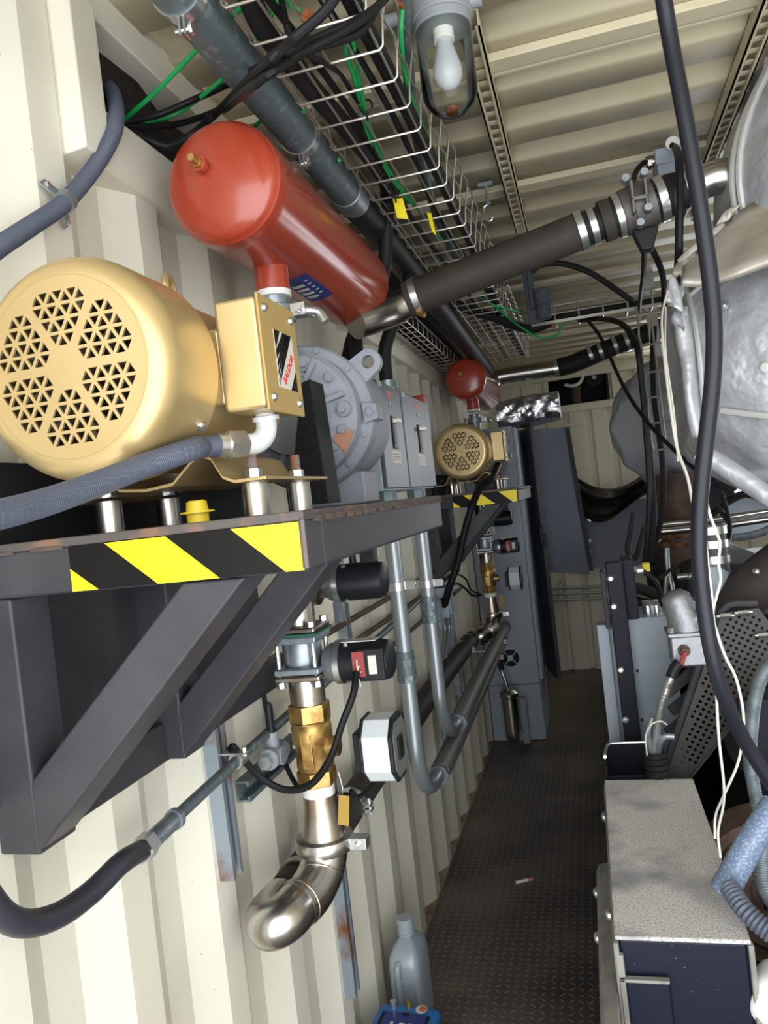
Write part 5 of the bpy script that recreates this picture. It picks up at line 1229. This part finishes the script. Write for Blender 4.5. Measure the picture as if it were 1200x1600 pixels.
# ================================================================== right side: silver jackets and engine equipment
def wrinkled_lathe(prof, o, axis, n=64, amp=.012, sub=6, seed=0, soft=None):
    """surface of revolution with fabric folds"""
    P = []
    for (r0, d0), (r1, d1) in zip(prof, prof[1:]):
        for k in range(sub): f = k / sub; P.append((r0 + (r1 - r0) * f, d0 + (d1 - d0) * f))
    P.append(prof[-1]); b = MB(); b.lathe(P, o, axis, n)
    o = V(o); a = V(axis).normalized(); rnd = random.Random(seed); ph = [rnd.uniform(0, 6.28) for _ in range(8)]
    for i, p in enumerate(b.v):
        rel = p - o; d = rel.dot(a); rad = rel - a * d
        if rad.length < 1e-4: continue
        an = math.atan2(rad.dot(frame(axis)[1]), rad.dot(frame(axis)[0]))
        w = math.sin(3 * an + 9 * d + ph[0]) * .5 + math.sin(7 * an - 16 * d + ph[1]) * .35 + math.sin(13 * an + 30 * d + ph[2]) * .22 + math.sin(5 * an + 22 * d + ph[3]) * .3
        b.v[i] = p + rad.normalized() * amp * w
    return b

# big lower jacket: lies across the engine, its near end cone toward the aisle
JO = V((.965, 2.22, 1.86))
t = thing('insulation_jacket', 'large silver fabric insulation jacket in the foreground right, with snaps and stitched seams', 'insulation jacket', (1.5, 2.2, 1.45))
prof = [(.05, .03), (.20, .0), (.235, .015), (.275, .06), (.335, .14), (.37, .24), (.385, .36), (.39, .60), (.385, 1.1)]
jb = wrinkled_lathe(prof, JO, (1, 0, 0), 96, .013, 8, 3)
jb.build('jacket_cover', JACKET, t, sharp=80)
JA = lambda x, ang, dr=0: None
def onj(xd, ang, dr=.0):
    """a point on the cone: distance along the axis, angle 0 = toward the viewer, 90 = up"""
    r = None
    for (r0, d0), (r1, d1) in zip(prof[1:], prof[2:]):
        if d0 <= xd <= d1: r = r0 + (r1 - r0) * (xd - d0) / (d1 - d0)
    a = R(ang); return JO + V((xd, -(r + dr) * math.cos(a), (r + dr) * math.sin(a)))
# stitched seams, piping
MB().tube([onj(x, 42 - 6 * x, .006) for x in (.02, .06, .12, .2, .3, .45, .6, .9)], .006, 8, 5).build('stitched_seam', PIPING, t)
MB().tube([onj(x, -26 - 4 * x, .010) for x in (.06, .10, .16, .24, .34, .5, .7)], .008, 8, 5).build('piping', PIPING, t)
MB().tube([onj(.025, a, .008) for a in range(-70, 60, 8)], .0075, 8, 4).build('piping', PIPING, t)
for xd, an, s_ in ((.085, 22, 0), (.145, -8, 0), (.27, -42, 1)):
    c = onj(xd, an, .012); n_ = V((-.45, -math.cos(R(an)), math.sin(R(an)))).normalized()
    MB().cyl(c - n_ * .006, c + n_ * .004, .010, n=20).cyl(c + n_ * .004, c + n_ * .008, .006, n=12).build('snap', ZINC, t)
# folded end flap hanging on the near end
fl = MB(); k = 14
for i in range(k + 1):
    f = i / k
    for j in range(6):
        g = j / 5; p = Q(1062 + 26 * f + (-14 + 30 * g) * (1 - .25 * f), 478 + 205 * f, y=1.93 - .012 * math.sin(PI * g) - .004 * math.sin(f * 11 + g * 3))
        fl.v.append(p)
for i in range(k):
    for j in range(5): fl.f.append((i * 6 + j, i * 6 + j + 1, (i + 1) * 6 + j + 1, (i + 1) * 6 + j))
o = fl.build('end_flap', JACKET, t, sharp=80); m = o.modifiers.new('solid', 'SOLIDIFY'); m.thickness = .012
fl = MB(); k = 8; cs = (Q(1040, 470, y=1.80), Q(1064, 487, y=1.82), Q(1068, 452, y=1.85), Q(1047, 430, y=1.83))
fl = pad('', '', cs, .006, JACKET, bulge=.006); fl.build('loose_tab', JACKET, t, sharp=80)
fl = pad('', '', (Q(1048, 500, y=1.84), Q(1070, 515, y=1.82), Q(1074, 484, y=1.84), Q(1055, 480, y=1.87)), .012, JACKET, bulge=.014); fl.build('crumpled_corner', JACKET, t, sharp=80)
MB().tube([onj(.20, -52, .012), onj(.10, -62, .014), onj(.04, -60, .016)], .020, 12, 5).build('rolled_hem', JACKET, t)
MB().tube([Q(1090, 704, y=1.86), Q(1120, 722, y=1.86), Q(1160, 748, y=1.84), Q(1210, 782, y=1.82)], .022, 12, 5).build('rolled_hem', JACKET, t)
MB().tube([c_ for c_ in (onj(.27, -42, .02), onj(.30, -55, .02), onj(.34, -66, .02))], .0015, 6, 4).build('tie_wire', WHITEW, t)

# upper jacket: riser toward the roof
UO = V((1.47, 2.12, 2.10))
t = thing('insulation_jacket', 'silver insulation jacket rising to the roof above the larger one, with a piped edge', 'insulation jacket', (1.47, 2.12, 2.1))
up = [(.34, 0), (.375, .06), (.385, .14), (.375, .22), (.335, .32), (.27, .42), (.26, .455)]
wrinkled_lathe(up, UO, (0, 0, 1), 72, .006, 6, 8).build('jacket_cover', JACKET, t, sharp=80)
def onu(z, ang, dr=0):
    r = None
    for (r0, d0), (r1, d1) in zip(up, up[1:]):
        if d0 <= z <= d1: r = r0 + (r1 - r0) * (z - d0) / (d1 - d0)
    return UO + V((-(r + dr) * math.cos(R(ang)), -(r + dr) * math.sin(R(ang)), z))
for dr, ang in ((.004, 24), (.004, 20)):
    MB().tube([onu(z, ang, dr) for z in (.02, .06, .12, .18, .24, .30, .36, .42, .45)], .0085, 8, 5).build('piping', PIPING, t)
# scorched collar between the two jackets
t = thing('scorched_cover', 'brown scorched fabric collar between the two silver jackets', 'insulation cover', (1.4, 2.1, 2.0))
b = MB(); k = 16; top = [(1066, 408), (1095, 385), (1130, 352), (1165, 322), (1215, 300), (1270, 285)]; bot = [(1066, 438), (1090, 440), (1130, 432), (1165, 420), (1215, 404), (1270, 392)]
def pl(L, f):
    f *= len(L) - 1; i = min(int(f), len(L) - 2); f -= i
    return (L[i][0] + (L[i + 1][0] - L[i][0]) * f, L[i][1] + (L[i + 1][1] - L[i][1]) * f)
for i in range(k + 1):
    f = i / k; a = pl(top, f); c = pl(bot, f)
    for j in range(8):
        g = j / 7; b.v.append(Q(a[0] + (c[0] - a[0]) * g, a[1] + (c[1] - a[1]) * g, y=1.965 - .16 * g - .05 * f + .008 * math.sin(6 * g + 9 * f)))
for i in range(k):
    for j in range(7): b.f.append((i * 8 + j, i * 8 + j + 1, (i + 1) * 8 + j + 1, (i + 1) * 8 + j))
o = b.build('collar', JACKETB, t, sharp=80); m = o.modifiers.new('solid', 'SOLIDIFY'); m.thickness = .014
MB().tube([Q(1130, 352, y=1.945), Q(1105, 372, y=1.94), Q(1080, 392, y=1.94), Q(1062, 410, y=1.95)], .009, 8, 5).build('rolled_edge', JACKETB, t)
b = pad('', '', (Q(1118, 352, y=1.93), Q(1138, 345, y=1.93), Q(1158, 318, y=1.93), Q(1132, 330, y=1.93)), .006, JACKETB, bulge=.006); b.build('corner_tab', JACKETB, t, sharp=80)
b = pad('', '', (Q(1050, 432, y=1.94), Q(1072, 425, y=1.93), Q(1088, 398, y=1.95), Q(1056, 412, y=1.96)), .008, RUSTP, bulge=.012); b.build('frayed_corner', JACKETB, t, sharp=80)

# second jacket farther back
t = thing('insulation_jacket', 'darker crumpled insulation jacket farther back behind the upright wire tray', 'insulation jacket', (1.3, 3.4, 1.5))
wrinkled_lathe([(0, .0), (.12, .0), (.20, .05), (.265, .13), (.295, .28), (.30, .8)], (.905, 3.22, 1.80), (1, .75, 0), 56, .02, 6, 5).build('jacket_cover', JACKETD, t, sharp=80)

# bright metal strip put in for a pale patch past the tray
tag(MB().beam(Q(1027, 565, y=3.9) + V((-.002, 0, .56)), Q(1027, 565, y=3.9), .05, .01, (0, 1, 0)).build('bright_strip', ZINC), 'bright strip standing behind the upright wire tray', 'strip')

# ------------------------------------------------------------------ dusty foreground enclosure
t = thing('control_enclosure', 'dusty grey-topped dark blue steel enclosure in the right foreground', 'enclosure', (.77, 1.75, 0))
ex0, ex1, ey0, ey1, ez = .662, .886, 1.39, 2.12, .80
MB().box((ex0 + .004, ey0 + .004, .02), (ex1 - .004, ey1 - .004, ez - .006)).build('housing', NAVY, t, .008)
MB().box((ex0, ey0 - .002, ez - .008), (ex1, ey1, ez)).build('top_cover', DUST, t, .003)
MB().box((ex0 - .004, ey0 - .01, .04), (ex0 + .006, ey1, ez - .008)).build('side_cover', LEDGE, t, .003)
led = MB().prism([(ex0 - .004, 1.25, .70), (ex0 - .030, 1.25, .693), (ex0 - .038, 1.25, .675), (ex0 - .038, 1.25, .0), (ex0 - .004, 1.25, .0)], (0, .62, 0)).build('side_rail', LEDGE, t, .003)
for y, z, x in ((1.98, .76, ex0 - .006), (1.62, .66, ex0 - .038), (1.52, .765, ex0 - .006), (1.80, .66, ex0 - .038)): MB().lathe([(0, 0), (.013, 0), (.012, .005), (.006, .009), (0, .010)], (x, y, z), (-1, 0, 0), 18).build('round_bolt', ZINC, t)
p0, p1 = Q(972, 1530, y=1.377), Q(1054, 1600, y=1.377)
MB().box((p0.x + .006, 1.379, .30), (p1.x, ey0 + .004, p0.z - .004)).build('raised_panel', NAVY, t, .004)
MB().box((p0.x - .004, 1.376, .30), (p0.x + .006, ey0 + .006, p0.z)).box((p0.x - .004, 1.376, p0.z - .006), (p1.x, ey0, p0.z)).build('panel_rim', LEDGE, t, .002)
q0, q1 = Q(961, 1492, y=1.38), Q(978, 1528, y=1.38)
MB().box((q0.x, 1.378, q1.z), (q1.x, 1.392, q0.z)).build('latch_plate', LEDGE, t, .003)
MB().box((ex1 - .006, ey0 - .004, .05), (ex1 + .004, ey0 + .012, ez - .008)).build('corner_edge', LEDGE, t, .003)
# dark skid under everything
t = thing('engine_skid', 'long black steel skid under the engine on the right of the aisle', 'skid', (1.4, 4.0, 0))
MB().box((.70, 2.20, 0), (.76, 6.2, .20)).build('skid_rail', DARK, t, .004)
MB().box((1.96, 1.2, 0), (2.06, 6.2, .20)).build('skid_rail', DARK, t, .004)
for y in (2.25, 3.3, 4.4, 5.6): MB().box((.76, y, .02), (1.96, y + .12, .18)).build('cross_member', DARK, t, .004)
MB().box((.92, 1.2, .18), (1.96, 6.2, .20)).build('deck_plate', DARK, t)
# bin with bright rim behind the dusty box
t = thing('cable_bin', 'dark blue open bracket box with bright rim behind the dusty enclosure', 'bracket', (.72, 2.25, .7))
a = Q(944, 1182, y=2.24); c = Q(1040, 1182, y=2.24)
MB().box((a.x, 2.16, .62), (a.x + .006, 2.36, a.z)).box((a.x + .006, 2.34, .62), (c.x, 2.36, a.z - .002)).box((a.x + .006, 2.17, .62), (c.x, 2.18, .79)).box((a.x, 2.16, .612), (c.x, 2.36, .62)).box((a.x + .02, 2.24, .2), (a.x + .06, 2.30, .612)).build('bin_body', NAVYP, t, .002)
MB().tube([(a.x + .003, 2.18, a.z + .02), (a.x + .003, 2.26, a.z), (a.x + .012, 2.335, a.z), (a.x + .04, 2.35, a.z), (c.x, 2.35, a.z)], .005, 8, 5).build('bright_rim', ZINC, t)
# upright post, grey cabinet, navy box
t = thing('grey_cabinet', 'light grey upright electrical cabinet behind the dark bolted post on the right', 'electrical box', (.82, 2.6, .2))
g0 = Q(973, 967, y=2.52); g1 = Q(1045, 967, y=2.52)
MB().box((g0.x - .05, 2.52, .64), (g1.x + .01, 2.74, g0.z)).build('cabinet_body', ENCL, t, .004)
MB().box((g0.x - .082, 2.495, .66), (g0.x - .046, 2.56, g0.z - .01)).build('edge_strip', ENCL, t, .003)
for v in (1048, 1125): MB().cyl(Q(996 + (v - 1048) * .09, v, y=2.519), Q(996 + (v - 1048) * .09, v, y=2.519) + V((0, -.002, 0)), .005, n=14).build('knockout', BLACKP, t)
MB().box((g0.x - .03, 2.56, .2), (g1.x, 2.7, .645)).build('pedestal', DARK, t)
for u, v in ((1014, 966), (1028, 968)): p = Q(u, v, y=2.58); MB().cyl((p.x, 2.58, g0.z), (p.x, 2.58, g0.z + .028), .016, n=20).cyl((p.x, 2.58, g0.z + .028), (p.x, 2.58, g0.z + .042), .018, n=6).build('gland', ZINC, t)
t = thing('frame_post', 'dark blue-black upright post with a row of round bolts beside the grey cabinet', 'post', (.78, 2.46, .2))
a0, a1 = Q(945, 878, y=2.47), Q(971, 878, y=2.47)
MB().box((a0.x, 2.44, .2), (a1.x, 2.49, a0.z)).build('post_channel', NAVYP, t, .004)
MB().box((a0.x - .018, 2.47, 1.14), (a0.x - .003, 2.54, a0.z - .03)).build('backing_strip', BLACKP, t, .002)
for u, v in ((954, 904), (959, 948), (970, 1047), (977, 1125)): p = Q(u, v, y=2.44); MB().lathe([(0, 0), (.0105, 0), (.010, .003), (.006, .006), (0, .0065)], p, (0, -1, 0), 18).build('round_bolt', ZINC, t)
t = thing('relay_box', 'dark blue box mounted on top of the grey cabinet beside the bolted post', 'electrical box', (.81, 2.55, 1.15))
b0, b1 = Q(962, 972, y=2.50), Q(983, 874, y=2.50)
MB().box((a1.x + .001, 2.50, b0.z + .004), (b1.x + .012, 2.64, b1.z)).build('box_body', NAVYP, t, .004)
pz = Q(984, 893, y=2.55); MB().cyl((b1.x + .012, 2.55, pz.z), (b1.x + .040, 2.55, pz.z), .015, n=20).cyl((b1.x + .012, 2.55, pz.z), (b1.x + .022, 2.55, pz.z), .018, n=6).build('gland', ZINC, t)
cable('gland_cable', 'black cable arching from the dark blue box down to the grey cabinet top', 'cable', [V((b1.x + .035, 2.55, pz.z)), Q(1008, 895, y=2.55), Q(1024, 908, y=2.55), Q(1032, 930, y=2.56), Q(1031, 950, y=2.58), Q(1028, 966, y=2.58)], .008, CABLE, 10)
for (u, v), lab in (((1001, 888), 'smaller yellow cable connector above the dark blue box gland'), ((1008, 886), 'larger yellow cable connector above the dark blue box gland')):
    p = Q(u, v, y=2.68 if u < 1005 else 2.64); s_ = .010 if u < 1005 else .014
    tag(MB().box(p - V((s_ * .6, s_, s_)), p + V((s_, s_, s_))).cyl(p, p + V((-s_ * 1.6, 0, -s_)), s_ * .6, n=12).build('connector', TAGY), lab, 'connector')
for k, (lab, pts) in enumerate((('upper fat black hose behind the dark blue box', [(975, 912), (1000, 920), (1025, 930), (1050, 945), (1075, 960)]), ('lower fat black hose behind the dark blue box', [(975, 935), (1005, 942), (1030, 950), (1048, 965), (1060, 1000)]))):
    cable('coolant_hose', lab, 'hose', [Q(u, v, y=2.85 + .02 * k) for u, v in pts], .020, RUBBERB, 12)

# cast thermostat housing
t = thing('cast_housing', 'silver cast aluminium housing with a domed neck in front of the perforated guard', 'casting', (1.0, 2.1, .95))
p = Q(1077, 1012, y=2.08)
MB().box((p.x - .046, 2.05, p.z - .042), (p.x + .050, 2.14, p.z + .036)).build('block', CASTAL, t, .006)
MB().box((p.x - .052, 2.04, p.z + .034), (p.x + .056, 2.15, p.z + .046)).build('flange', CASTAL, t, .004)
c0 = p + V((.0, .01, .045))
MB().tube([c0, c0 + V((-.003, 0, .025)), c0 + V((-.010, .0, .05)), c0 + V((-.016, 0, .078))], (.046, .036), 24, 5).lathe([(0, 0), (.036, 0), (.036, .02), (.02, .034), (0, .036)], c0 + V((-.015, 0, .068)), (-.2, 0, 1), 24).build('domed_neck', CASTAL, t, sharp=60)
MB().tube([c0 + V((.02, -.02, .03)), c0 + V((.05, -.03, .05)), c0 + V((.055, -.03, .08))], .018, 14, 5).build('side_port', CASTAL, t)
for dx in (-.04, .045): MB().bolt(p + V((dx, -.01, .046)), (0, 0, 1), .009, .009).build('bolt', ZINC, t)
s_ = Q(1069, 1017, y=2.045); MB().cyl(s_ + V((0, -.002, 0)), s_ + V((0, .01, 0)), .015, n=20).cyl(s_ + V((0, -.018, 0)), s_, .010, n=6).build('sensor', BROWNPIPE, t)
MB().tube([s_ + V((0, -.018, 0)), s_ + V((-.008, -.024, -.016)), s_ + V((-.014, -.02, -.034))], .006, 8, 4).build('sensor_boot', REDP, t)
MB().tube([Q(1062, 1035, y=2.03), Q(1054, 1045, y=2.03), Q(1049, 1058, y=2.03)], .014, 12, 4).build('lead_sleeve', BLACKP, t)
hs = Q(1088, 935, y=2.12); MB().cyl(hs, hs + V((.012, 0, -.06)), .03, n=20).build('neck_clamp', ZINC, t)
cable('braided_lead', 'silver braided lead falling from the cast housing into the ribbed black boot', 'cable', [Q(1050, 1055, y=2.03), Q(1042, 1075, y=2.04), Q(1033, 1105, y=2.06), Q(1027, 1140, y=2.1), Q(1024, 1180, y=2.14)], .0095, ZINC, 12, rib=(.004, .0006))
cable('braided_lead', 'second silver braided lead, bent sharply into the ribbed black boot', 'cable', [Q(1053, 1151, y=2.1), Q(1040, 1151, y=2.1), Q(1031, 1160, y=2.11), Q(1028, 1180, y=2.14)], .0085, GALV, 12)
cable('braided_lead', 'third silver braided lead, leftmost one entering the ribbed black boot', 'cable', [Q(1020, 1120, y=2.12), Q(1013, 1145, y=2.12), Q(1016, 1165, y=2.13), Q(1021, 1185, y=2.14)], .009, GALV, 12)
cable('loop_wire', 'thin white wire looping over the braided leads', 'wire', [Q(1011, 1180, y=2.08), Q(1009, 1150, y=2.07), Q(1018, 1132, y=2.06), Q(1032, 1127, y=2.06), Q(1042, 1132, y=2.07)], .002, WHITEW)
bt = Q(1024, 1182, y=2.14)
tag(MB().tube([bt + V((0, 0, .012)), bt + V((.002, 0, -.07)), bt + V((.004, 0, -.16))], .026, 20, 4, rib=(.016, .006)).build('ribbed_boot', RUBBER), 'ribbed black rubber boot gathering the braided leads behind the dusty box', 'boot')

# perforated guard
t = thing('perforated_guard', 'slanting dark perforated sheet guard over the belt drive', 'machine guard', (1.0, 2.22, .75))
yg = 2.22
gp = [Q(u, v, y=yg) for u, v in ((1040, 1216), (1078, 1216), (1205, 1056), (1212, 985), (1185, 950), (1128, 958))]
o_ = gp[0]; ux_ = (gp[4] - gp[0]).normalized(); ux_ = V((ux_.x, 0, ux_.z)).normalized(); uy_ = V((-ux_.z, 0, ux_.x))
out2 = [((p - o_).dot(ux_), (p - o_).dot(uy_)) for p in gp]
def inside(x, y, m=.012):
    n = len(out2)
    for i in range(n):
        ax_, ay = out2[i]; bx, by = out2[(i + 1) % n]; L = math.hypot(bx - ax_, by - ay)
        if ((bx - ax_) * (y - ay) - (by - ay) * (x - ax_)) / L < m: return False
    return True
ar = sum(out2[i][0] * out2[(i + 1) % 6][1] - out2[(i + 1) % 6][0] * out2[i][1] for i in range(6))
if ar < 0: out2.reverse()
hol = []; st = .0158
for i in range(-50, 70):
    for j in range(-50, 50):
        x, y = i * st, j * st
        if inside(x, y): hol.append([(x +   .0047 * math.cos(R(q)), y + .0047 * math.sin(R(q))) for q in range(0, 360, 60)])
MB().holed(out2, hol, .002, o_, ux_, uy_).build('guard_sheet', GUARD, t, flat=True)
MB().tube([gp[2] + V((0, -.003, 0)), gp[1] + V((0, -.003, 0))], .004, 8, 0).build('folded_edge', GUARD, t)
MB().tube([gp[0] + V((-.01, .01, 0)), gp[0].lerp(gp[5], .5) + V((-.01, .01, 0)), gp[5] + V((-.004, .01, 0)), gp[4] + V((0, .012, .012))], .010, 10, 4).build('edge_bead', DARKG, t)
for u, v in ((1161, 957), (1133, 962), (1193, 992)): q = Q(u, v, y=yg - .006); MB().cyl(q + V((-.014, -.004, 0)), q + V((.014, -.004, 0)), .008, n=6).cyl(q + V((-.022, -.004, 0)), q + V((.022, -.004, 0)), .005, n=10).build('guard_nut', ZINC, t)
# cooling fins / radiator bars beside the guard
for (u0, v0, u1, v1), lab in (((1040, 1085, 1110, 1025), 'upper slanting dark bar between cast housing and perforated guard'), ((1048, 1112, 1098, 1070), 'middle slanting dark bar between cast housing and perforated guard'), ((1042, 1146, 1075, 1120), 'lowest slanting dark bar between cast housing and perforated guard')):
    tag(MB().beam(Q(u0, v0, y=2.30), Q(u1, v1, y=2.34), .03, .014, (0, 1, 0)).build('support_bar', DARKG, bevel=.003), lab, 'bar')
# dark backing plate, flywheel, hoses low on the right
tag(MB().box((1.0, 2.02, .22), (1.40, 2.05, Q(1140, 1095, y=2.02).z)).build('side_plate', NAVYP, bevel=.004), 'flat dark blue-grey plate below the perforated guard', 'plate')
t = thing('flywheel', 'rusty brown wheel low at the right edge behind the clear braided tube', 'wheel', (1.15, 1.75, .5))
c = Q(1218, 1400, y=1.78)
MB().lathe([(0, .02), (.05, .02), (.06, .0), (.12, .0), (.13, .03), (.15, .03), (.155, .01), (.16, .01), (.16, .11), (0, .11)], c, (0, 1, 0), 48).build('wheel_rim', BROWNPIPE, t)
MB().cyl(c + V((0, -.03, 0)), c + V((0, .02, 0)), .03, n=20).build('hub', DARKG, t)
MB().box((c.x - .03, 1.80, .2), (c.x + .05, 1.9, c.z)).build('bearing_stand', DARK, t)
tag(MB().tube([Q(1130, 1392, y=1.5), Q(1146, 1365, y=1.5), Q(1168, 1325, y=1.5), Q(1190, 1290, y=1.5), Q(1215, 1255, y=1.5)], .024, 18, 6, rib=(.012, .0016)).build('braided_tube', CLEARTUBE), 'clear blue-white braided tube slanting right of the dusty enclosure', 'tube')
tag(MB().tube([Q(1138, 1385, y=1.46), Q(1160, 1418, y=1.42), Q(1182, 1440, y=1.40), Q(1215, 1466, y=1.38)], .015, 18, 6, rib=(.008, .003)).build('ribbed_hose', FLEX), 'ribbed grey hose leaving the dusty enclosure toward the right edge', 'hose')
tag(MB().tube([Q(1215, 1030, y=1.75), Q(1193, 1053, y=1.75), Q(1180, 1090, y=1.75), Q(1174, 1140, y=1.75), Q(1172, 1190, y=1.74), Q(1180, 1240, y=1.72), Q(1190, 1290, y=1.7)], .0125, 16, 8, rib=(.0042, .0018)).build('armoured_hose', GALV), 'shiny ribbed metal armoured hose curving down at the right edge', 'hose')
tag(MB().tube([Q(1195, 1310, y=1.6), Q(1190, 1345, y=1.58), Q(1196, 1385, y=1.56), Q(1215, 1420, y=1.55)], .016, 16, 8, rib=(.0042, .0018)).build('armoured_hose', GALV), 'short ribbed metal hose at the right edge below the braided tube', 'hose')
p = Q(1200, 1303, y=1.62)
tag(MB().ball(p, .022).cyl(p, p + V((.04, 0, 0)), .012).build('grease_cap', PORC), 'small rounded white cap at the right edge beside the braided tube', 'cap')
b = MB(); c = Q(1235, 1560, y=1.42)
b.ball(c, .075, (1.0, .8, .75), 28, 18)
for i, q in enumerate(b.v): b.v[i] = q + V((math.sin(q.z * 60 + q.x * 40), math.sin(q.x * 70), math.sin(q.y * 50 + q.x * 30))) * .006
tag(b.build('white_bag', PORC, sharp=80), 'crumpled white bag at the right edge next to the dark blue enclosure', 'bag')
MBb = MB().box((.92, 1.28, .0), (1.40, 1.62, c.z - .056)); tag(MBb.build('battery_box', DARK, bevel=.01), 'black box under the white bag right of the dusty enclosure', 'box')

# engine behind
t = thing('engine_block', 'dark engine block filling the space beyond the perforated guard', 'engine', (1.5, 3.4, .2))
MB().box((1.02, 2.75, .2), (1.85, 4.9, 1.10)).build('crankcase', DARK, t, .02)
MB().box((1.00, 2.85, 1.10), (1.30, 4.8, 1.26)).build('rocker_cover', DARKG, t, .02)
for k in range(5): MB().box((.975, 2.9 + .38 * k, .95), (1.02, 3.12 + .38 * k, 1.12)).build('manifold_port', DARKG, t, .012)
MB().cyl((1.2, 2.66, .72), (1.2, 2.76, .72), .16, n=40).build('pulley', DARKG, t, .006)
MB().cyl((1.0, 2.66, 1.0), (1.0, 2.76, 1.0), .07, n=32).build('pulley', DARKG, t, .006)
MB().box((.90, 2.95, .25), (1.02, 4.6, .60)).build('oil_pan', DARK, t, .01)
t = thing('radiator', 'tall dark radiator panel behind the bolted post', 'radiator', (.85, 3.0, .2))
MB().box((.80, 2.78, .2), (.86, 4.6, 1.12)).build('radiator_core', DARK, t, .006)
t = thing('exhaust_stub', 'rusty brown exhaust pipe below the darker insulation jacket', 'pipe', (1.05, 3.1, 1.3))
p = Q(1066, 800, y=3.1)
MB().cyl((p.x, 3.1, 1.22), (p.x, 3.1, Q(1066, 755, y=3.1).z + .04), .085, n=32).build('pipe', BROWNPIPE, t)
zf = Q(1066, 838, y=3.1).z
MB().cyl((p.x, 3.1, zf), (p.x, 3.1, zf + .025), .098, n=32).cyl((p.x, 3.1, zf - .035), (p.x, 3.1, zf - .012), .092, n=32).build('flange', RUST, t, .003)
t = thing('steel_rail', 'two polished steel rods crossing in front of the rusty exhaust pipe', 'rail', (1.2, 2.9, 1.35))
for dv in (0, 11): MB().tube([Q(1018, 832 - dv, y=2.95), Q(1110, 823 - dv, y=2.95), Q(1215, 808 - dv * 1.1, y=2.95)], .010 if dv else .014, 12, 3).build('rod', STAIN, t)
t = thing('oil_filter', 'grey canister filter with steel clamps right of the heavy hanging cable', 'filter', (1.05, 2.4, 1.2))
p = Q(1122, 920, y=2.4)
MB().lathe([(0, .0), (.05, 0), (.052, .02), (.052, .14), (.044, .17), (.03, .18), (0, .18)], (p.x, 2.4, p.z - .10), (-.10, 0, 1), 32).build('canister', ENCL, t)
q = Q(1113, 850, y=2.4)
MB().cyl((q.x, 2.4, q.z - .09), (q.x, 2.4, q.z + .06), .040, n=28).build('riser', GUARD, t)
for dz in (-.055, -.01, .03): MB().ring((q.x, 2.4, q.z + dz), (q.x, 2.4, q.z + dz + .022), .044, .038).build('clamp_band', ZINC, t)
t = thing('air_hose', 'very fat dark hose rising to the right behind the white wires', 'hose', (1.2, 2.3, 1.1))
MB().tube([Q(1085, 985, y=2.45), Q(1115, 965, y=2.42), Q(1155, 935, y=2.38), Q(1215, 888, y=2.34), Q(1290, 835, y=2.3)], .068, 28, 6).build('hose', RUBBERB, t)
p = Q(1182, 893, y=2.27); MB().ball(p, .010).build('clamp_screw', ZINC, t)
tag(MB().tube([Q(1135, 962, y=2.5), Q(1180, 955, y=2.4), Q(1230, 950, y=2.36)], .026, 20, 4).build('steel_tube', STAIN), 'polished steel tube at the right edge above the perforated guard', 'tube')
t = thing('engine_hood', 'blue-grey sheet metal hood panel behind the fat hose', 'panel', (1.5, 3.2, 1.3))
h = [Q(1098, 845, y=3.3), Q(1290, 830, y=3.3), Q(1290, 770, y=3.3), Q(1150, 778, y=3.3), Q(1098, 800, y=3.3)]
MB().prism(h, (0, .5, 0)).build('hood_sheet', ENCLD, t, .004)
MB().tube([Q(1110, 805, y=3.28), Q(1140, 782, y=3.28), Q(1170, 772, y=3.28), Q(1215, 790, y=3.28)], .016, 10, 5).build('black_seal', RUBBER, t)
tag(MB().beam(Q(1090, 795, y=3.0), Q(1160, 735, y=3.0), .07, .05, (0, 1, 0)).build('brace_bar', DARK), 'black slanting bar against the daylight under the large silver jacket', 'bar')
for (pts, lab) in (([(1108, 740), (1125, 765), (1136, 800), (1140, 830), (1128, 855), (1105, 868)], 'thin black hose looping under the large silver jacket'), ([(1120, 790), (1130, 805), (1138, 815)], 'short black lead crossing beside the looping hose'), ([(1145, 840), (1165, 838), (1190, 832), (1210, 822)], 'grey ribbon of wires right of the canister filter')):
    cable('engine_lead', lab, 'cable', [Q(u, v, y=2.6) for u, v in pts], .007 if 'ribbon' not in lab else .012, CABLE if 'ribbon' not in lab else GALV)
for k, (pts, lab) in enumerate((([(1042, 856), (1043, 880), (1045, 900)], 'grey dipstick rod standing behind the cast housing'), ([(1042, 900), (1040, 925), (1042, 950)], 'left bright strut of the linkage behind the cast housing'), ([(1047, 900), (1052, 925), (1058, 945)], 'right bright strut of the linkage behind the cast housing'))):
    tag(MB().tube([Q(u, v, y=2.62) for u, v in pts], .008, 10, 4).build('linkage_rod', GALV if k == 0 else STAIN), lab, 'rod')
cable('engine_lead', 'black lead running from the heavy cable down to the linkage rods', 'cable', [Q(1088, 872, y=2.6), Q(1065, 882, y=2.6), Q(1045, 892, y=2.6), Q(1030, 905, y=2.6)], .006, CABLE)
p = Q(1058, 902, y=2.62); tag(MB().cyl(p, p + V((.035, 0, 0)), .010, n=12).ball(p + V((.04, 0, 0)), .012).build('ball_joint', ZINC), 'bright ball joint end beside the linkage rods', 'joint')
b = MB()
for k in range(9):
    y = 2.66 + .05 * k
tag(MB().tube([Q(990, 800, y=2.7), Q(985, 830, y=2.7), Q(980, 860, y=2.7), Q(992, 872, y=2.7), Q(1000, 850, y=2.7), Q(1008, 820, y=2.7)], .008, 10, 6).build('sensor_harness', CABLE), 'tangle of black sensor harness left of the yellow connectors', 'cable')
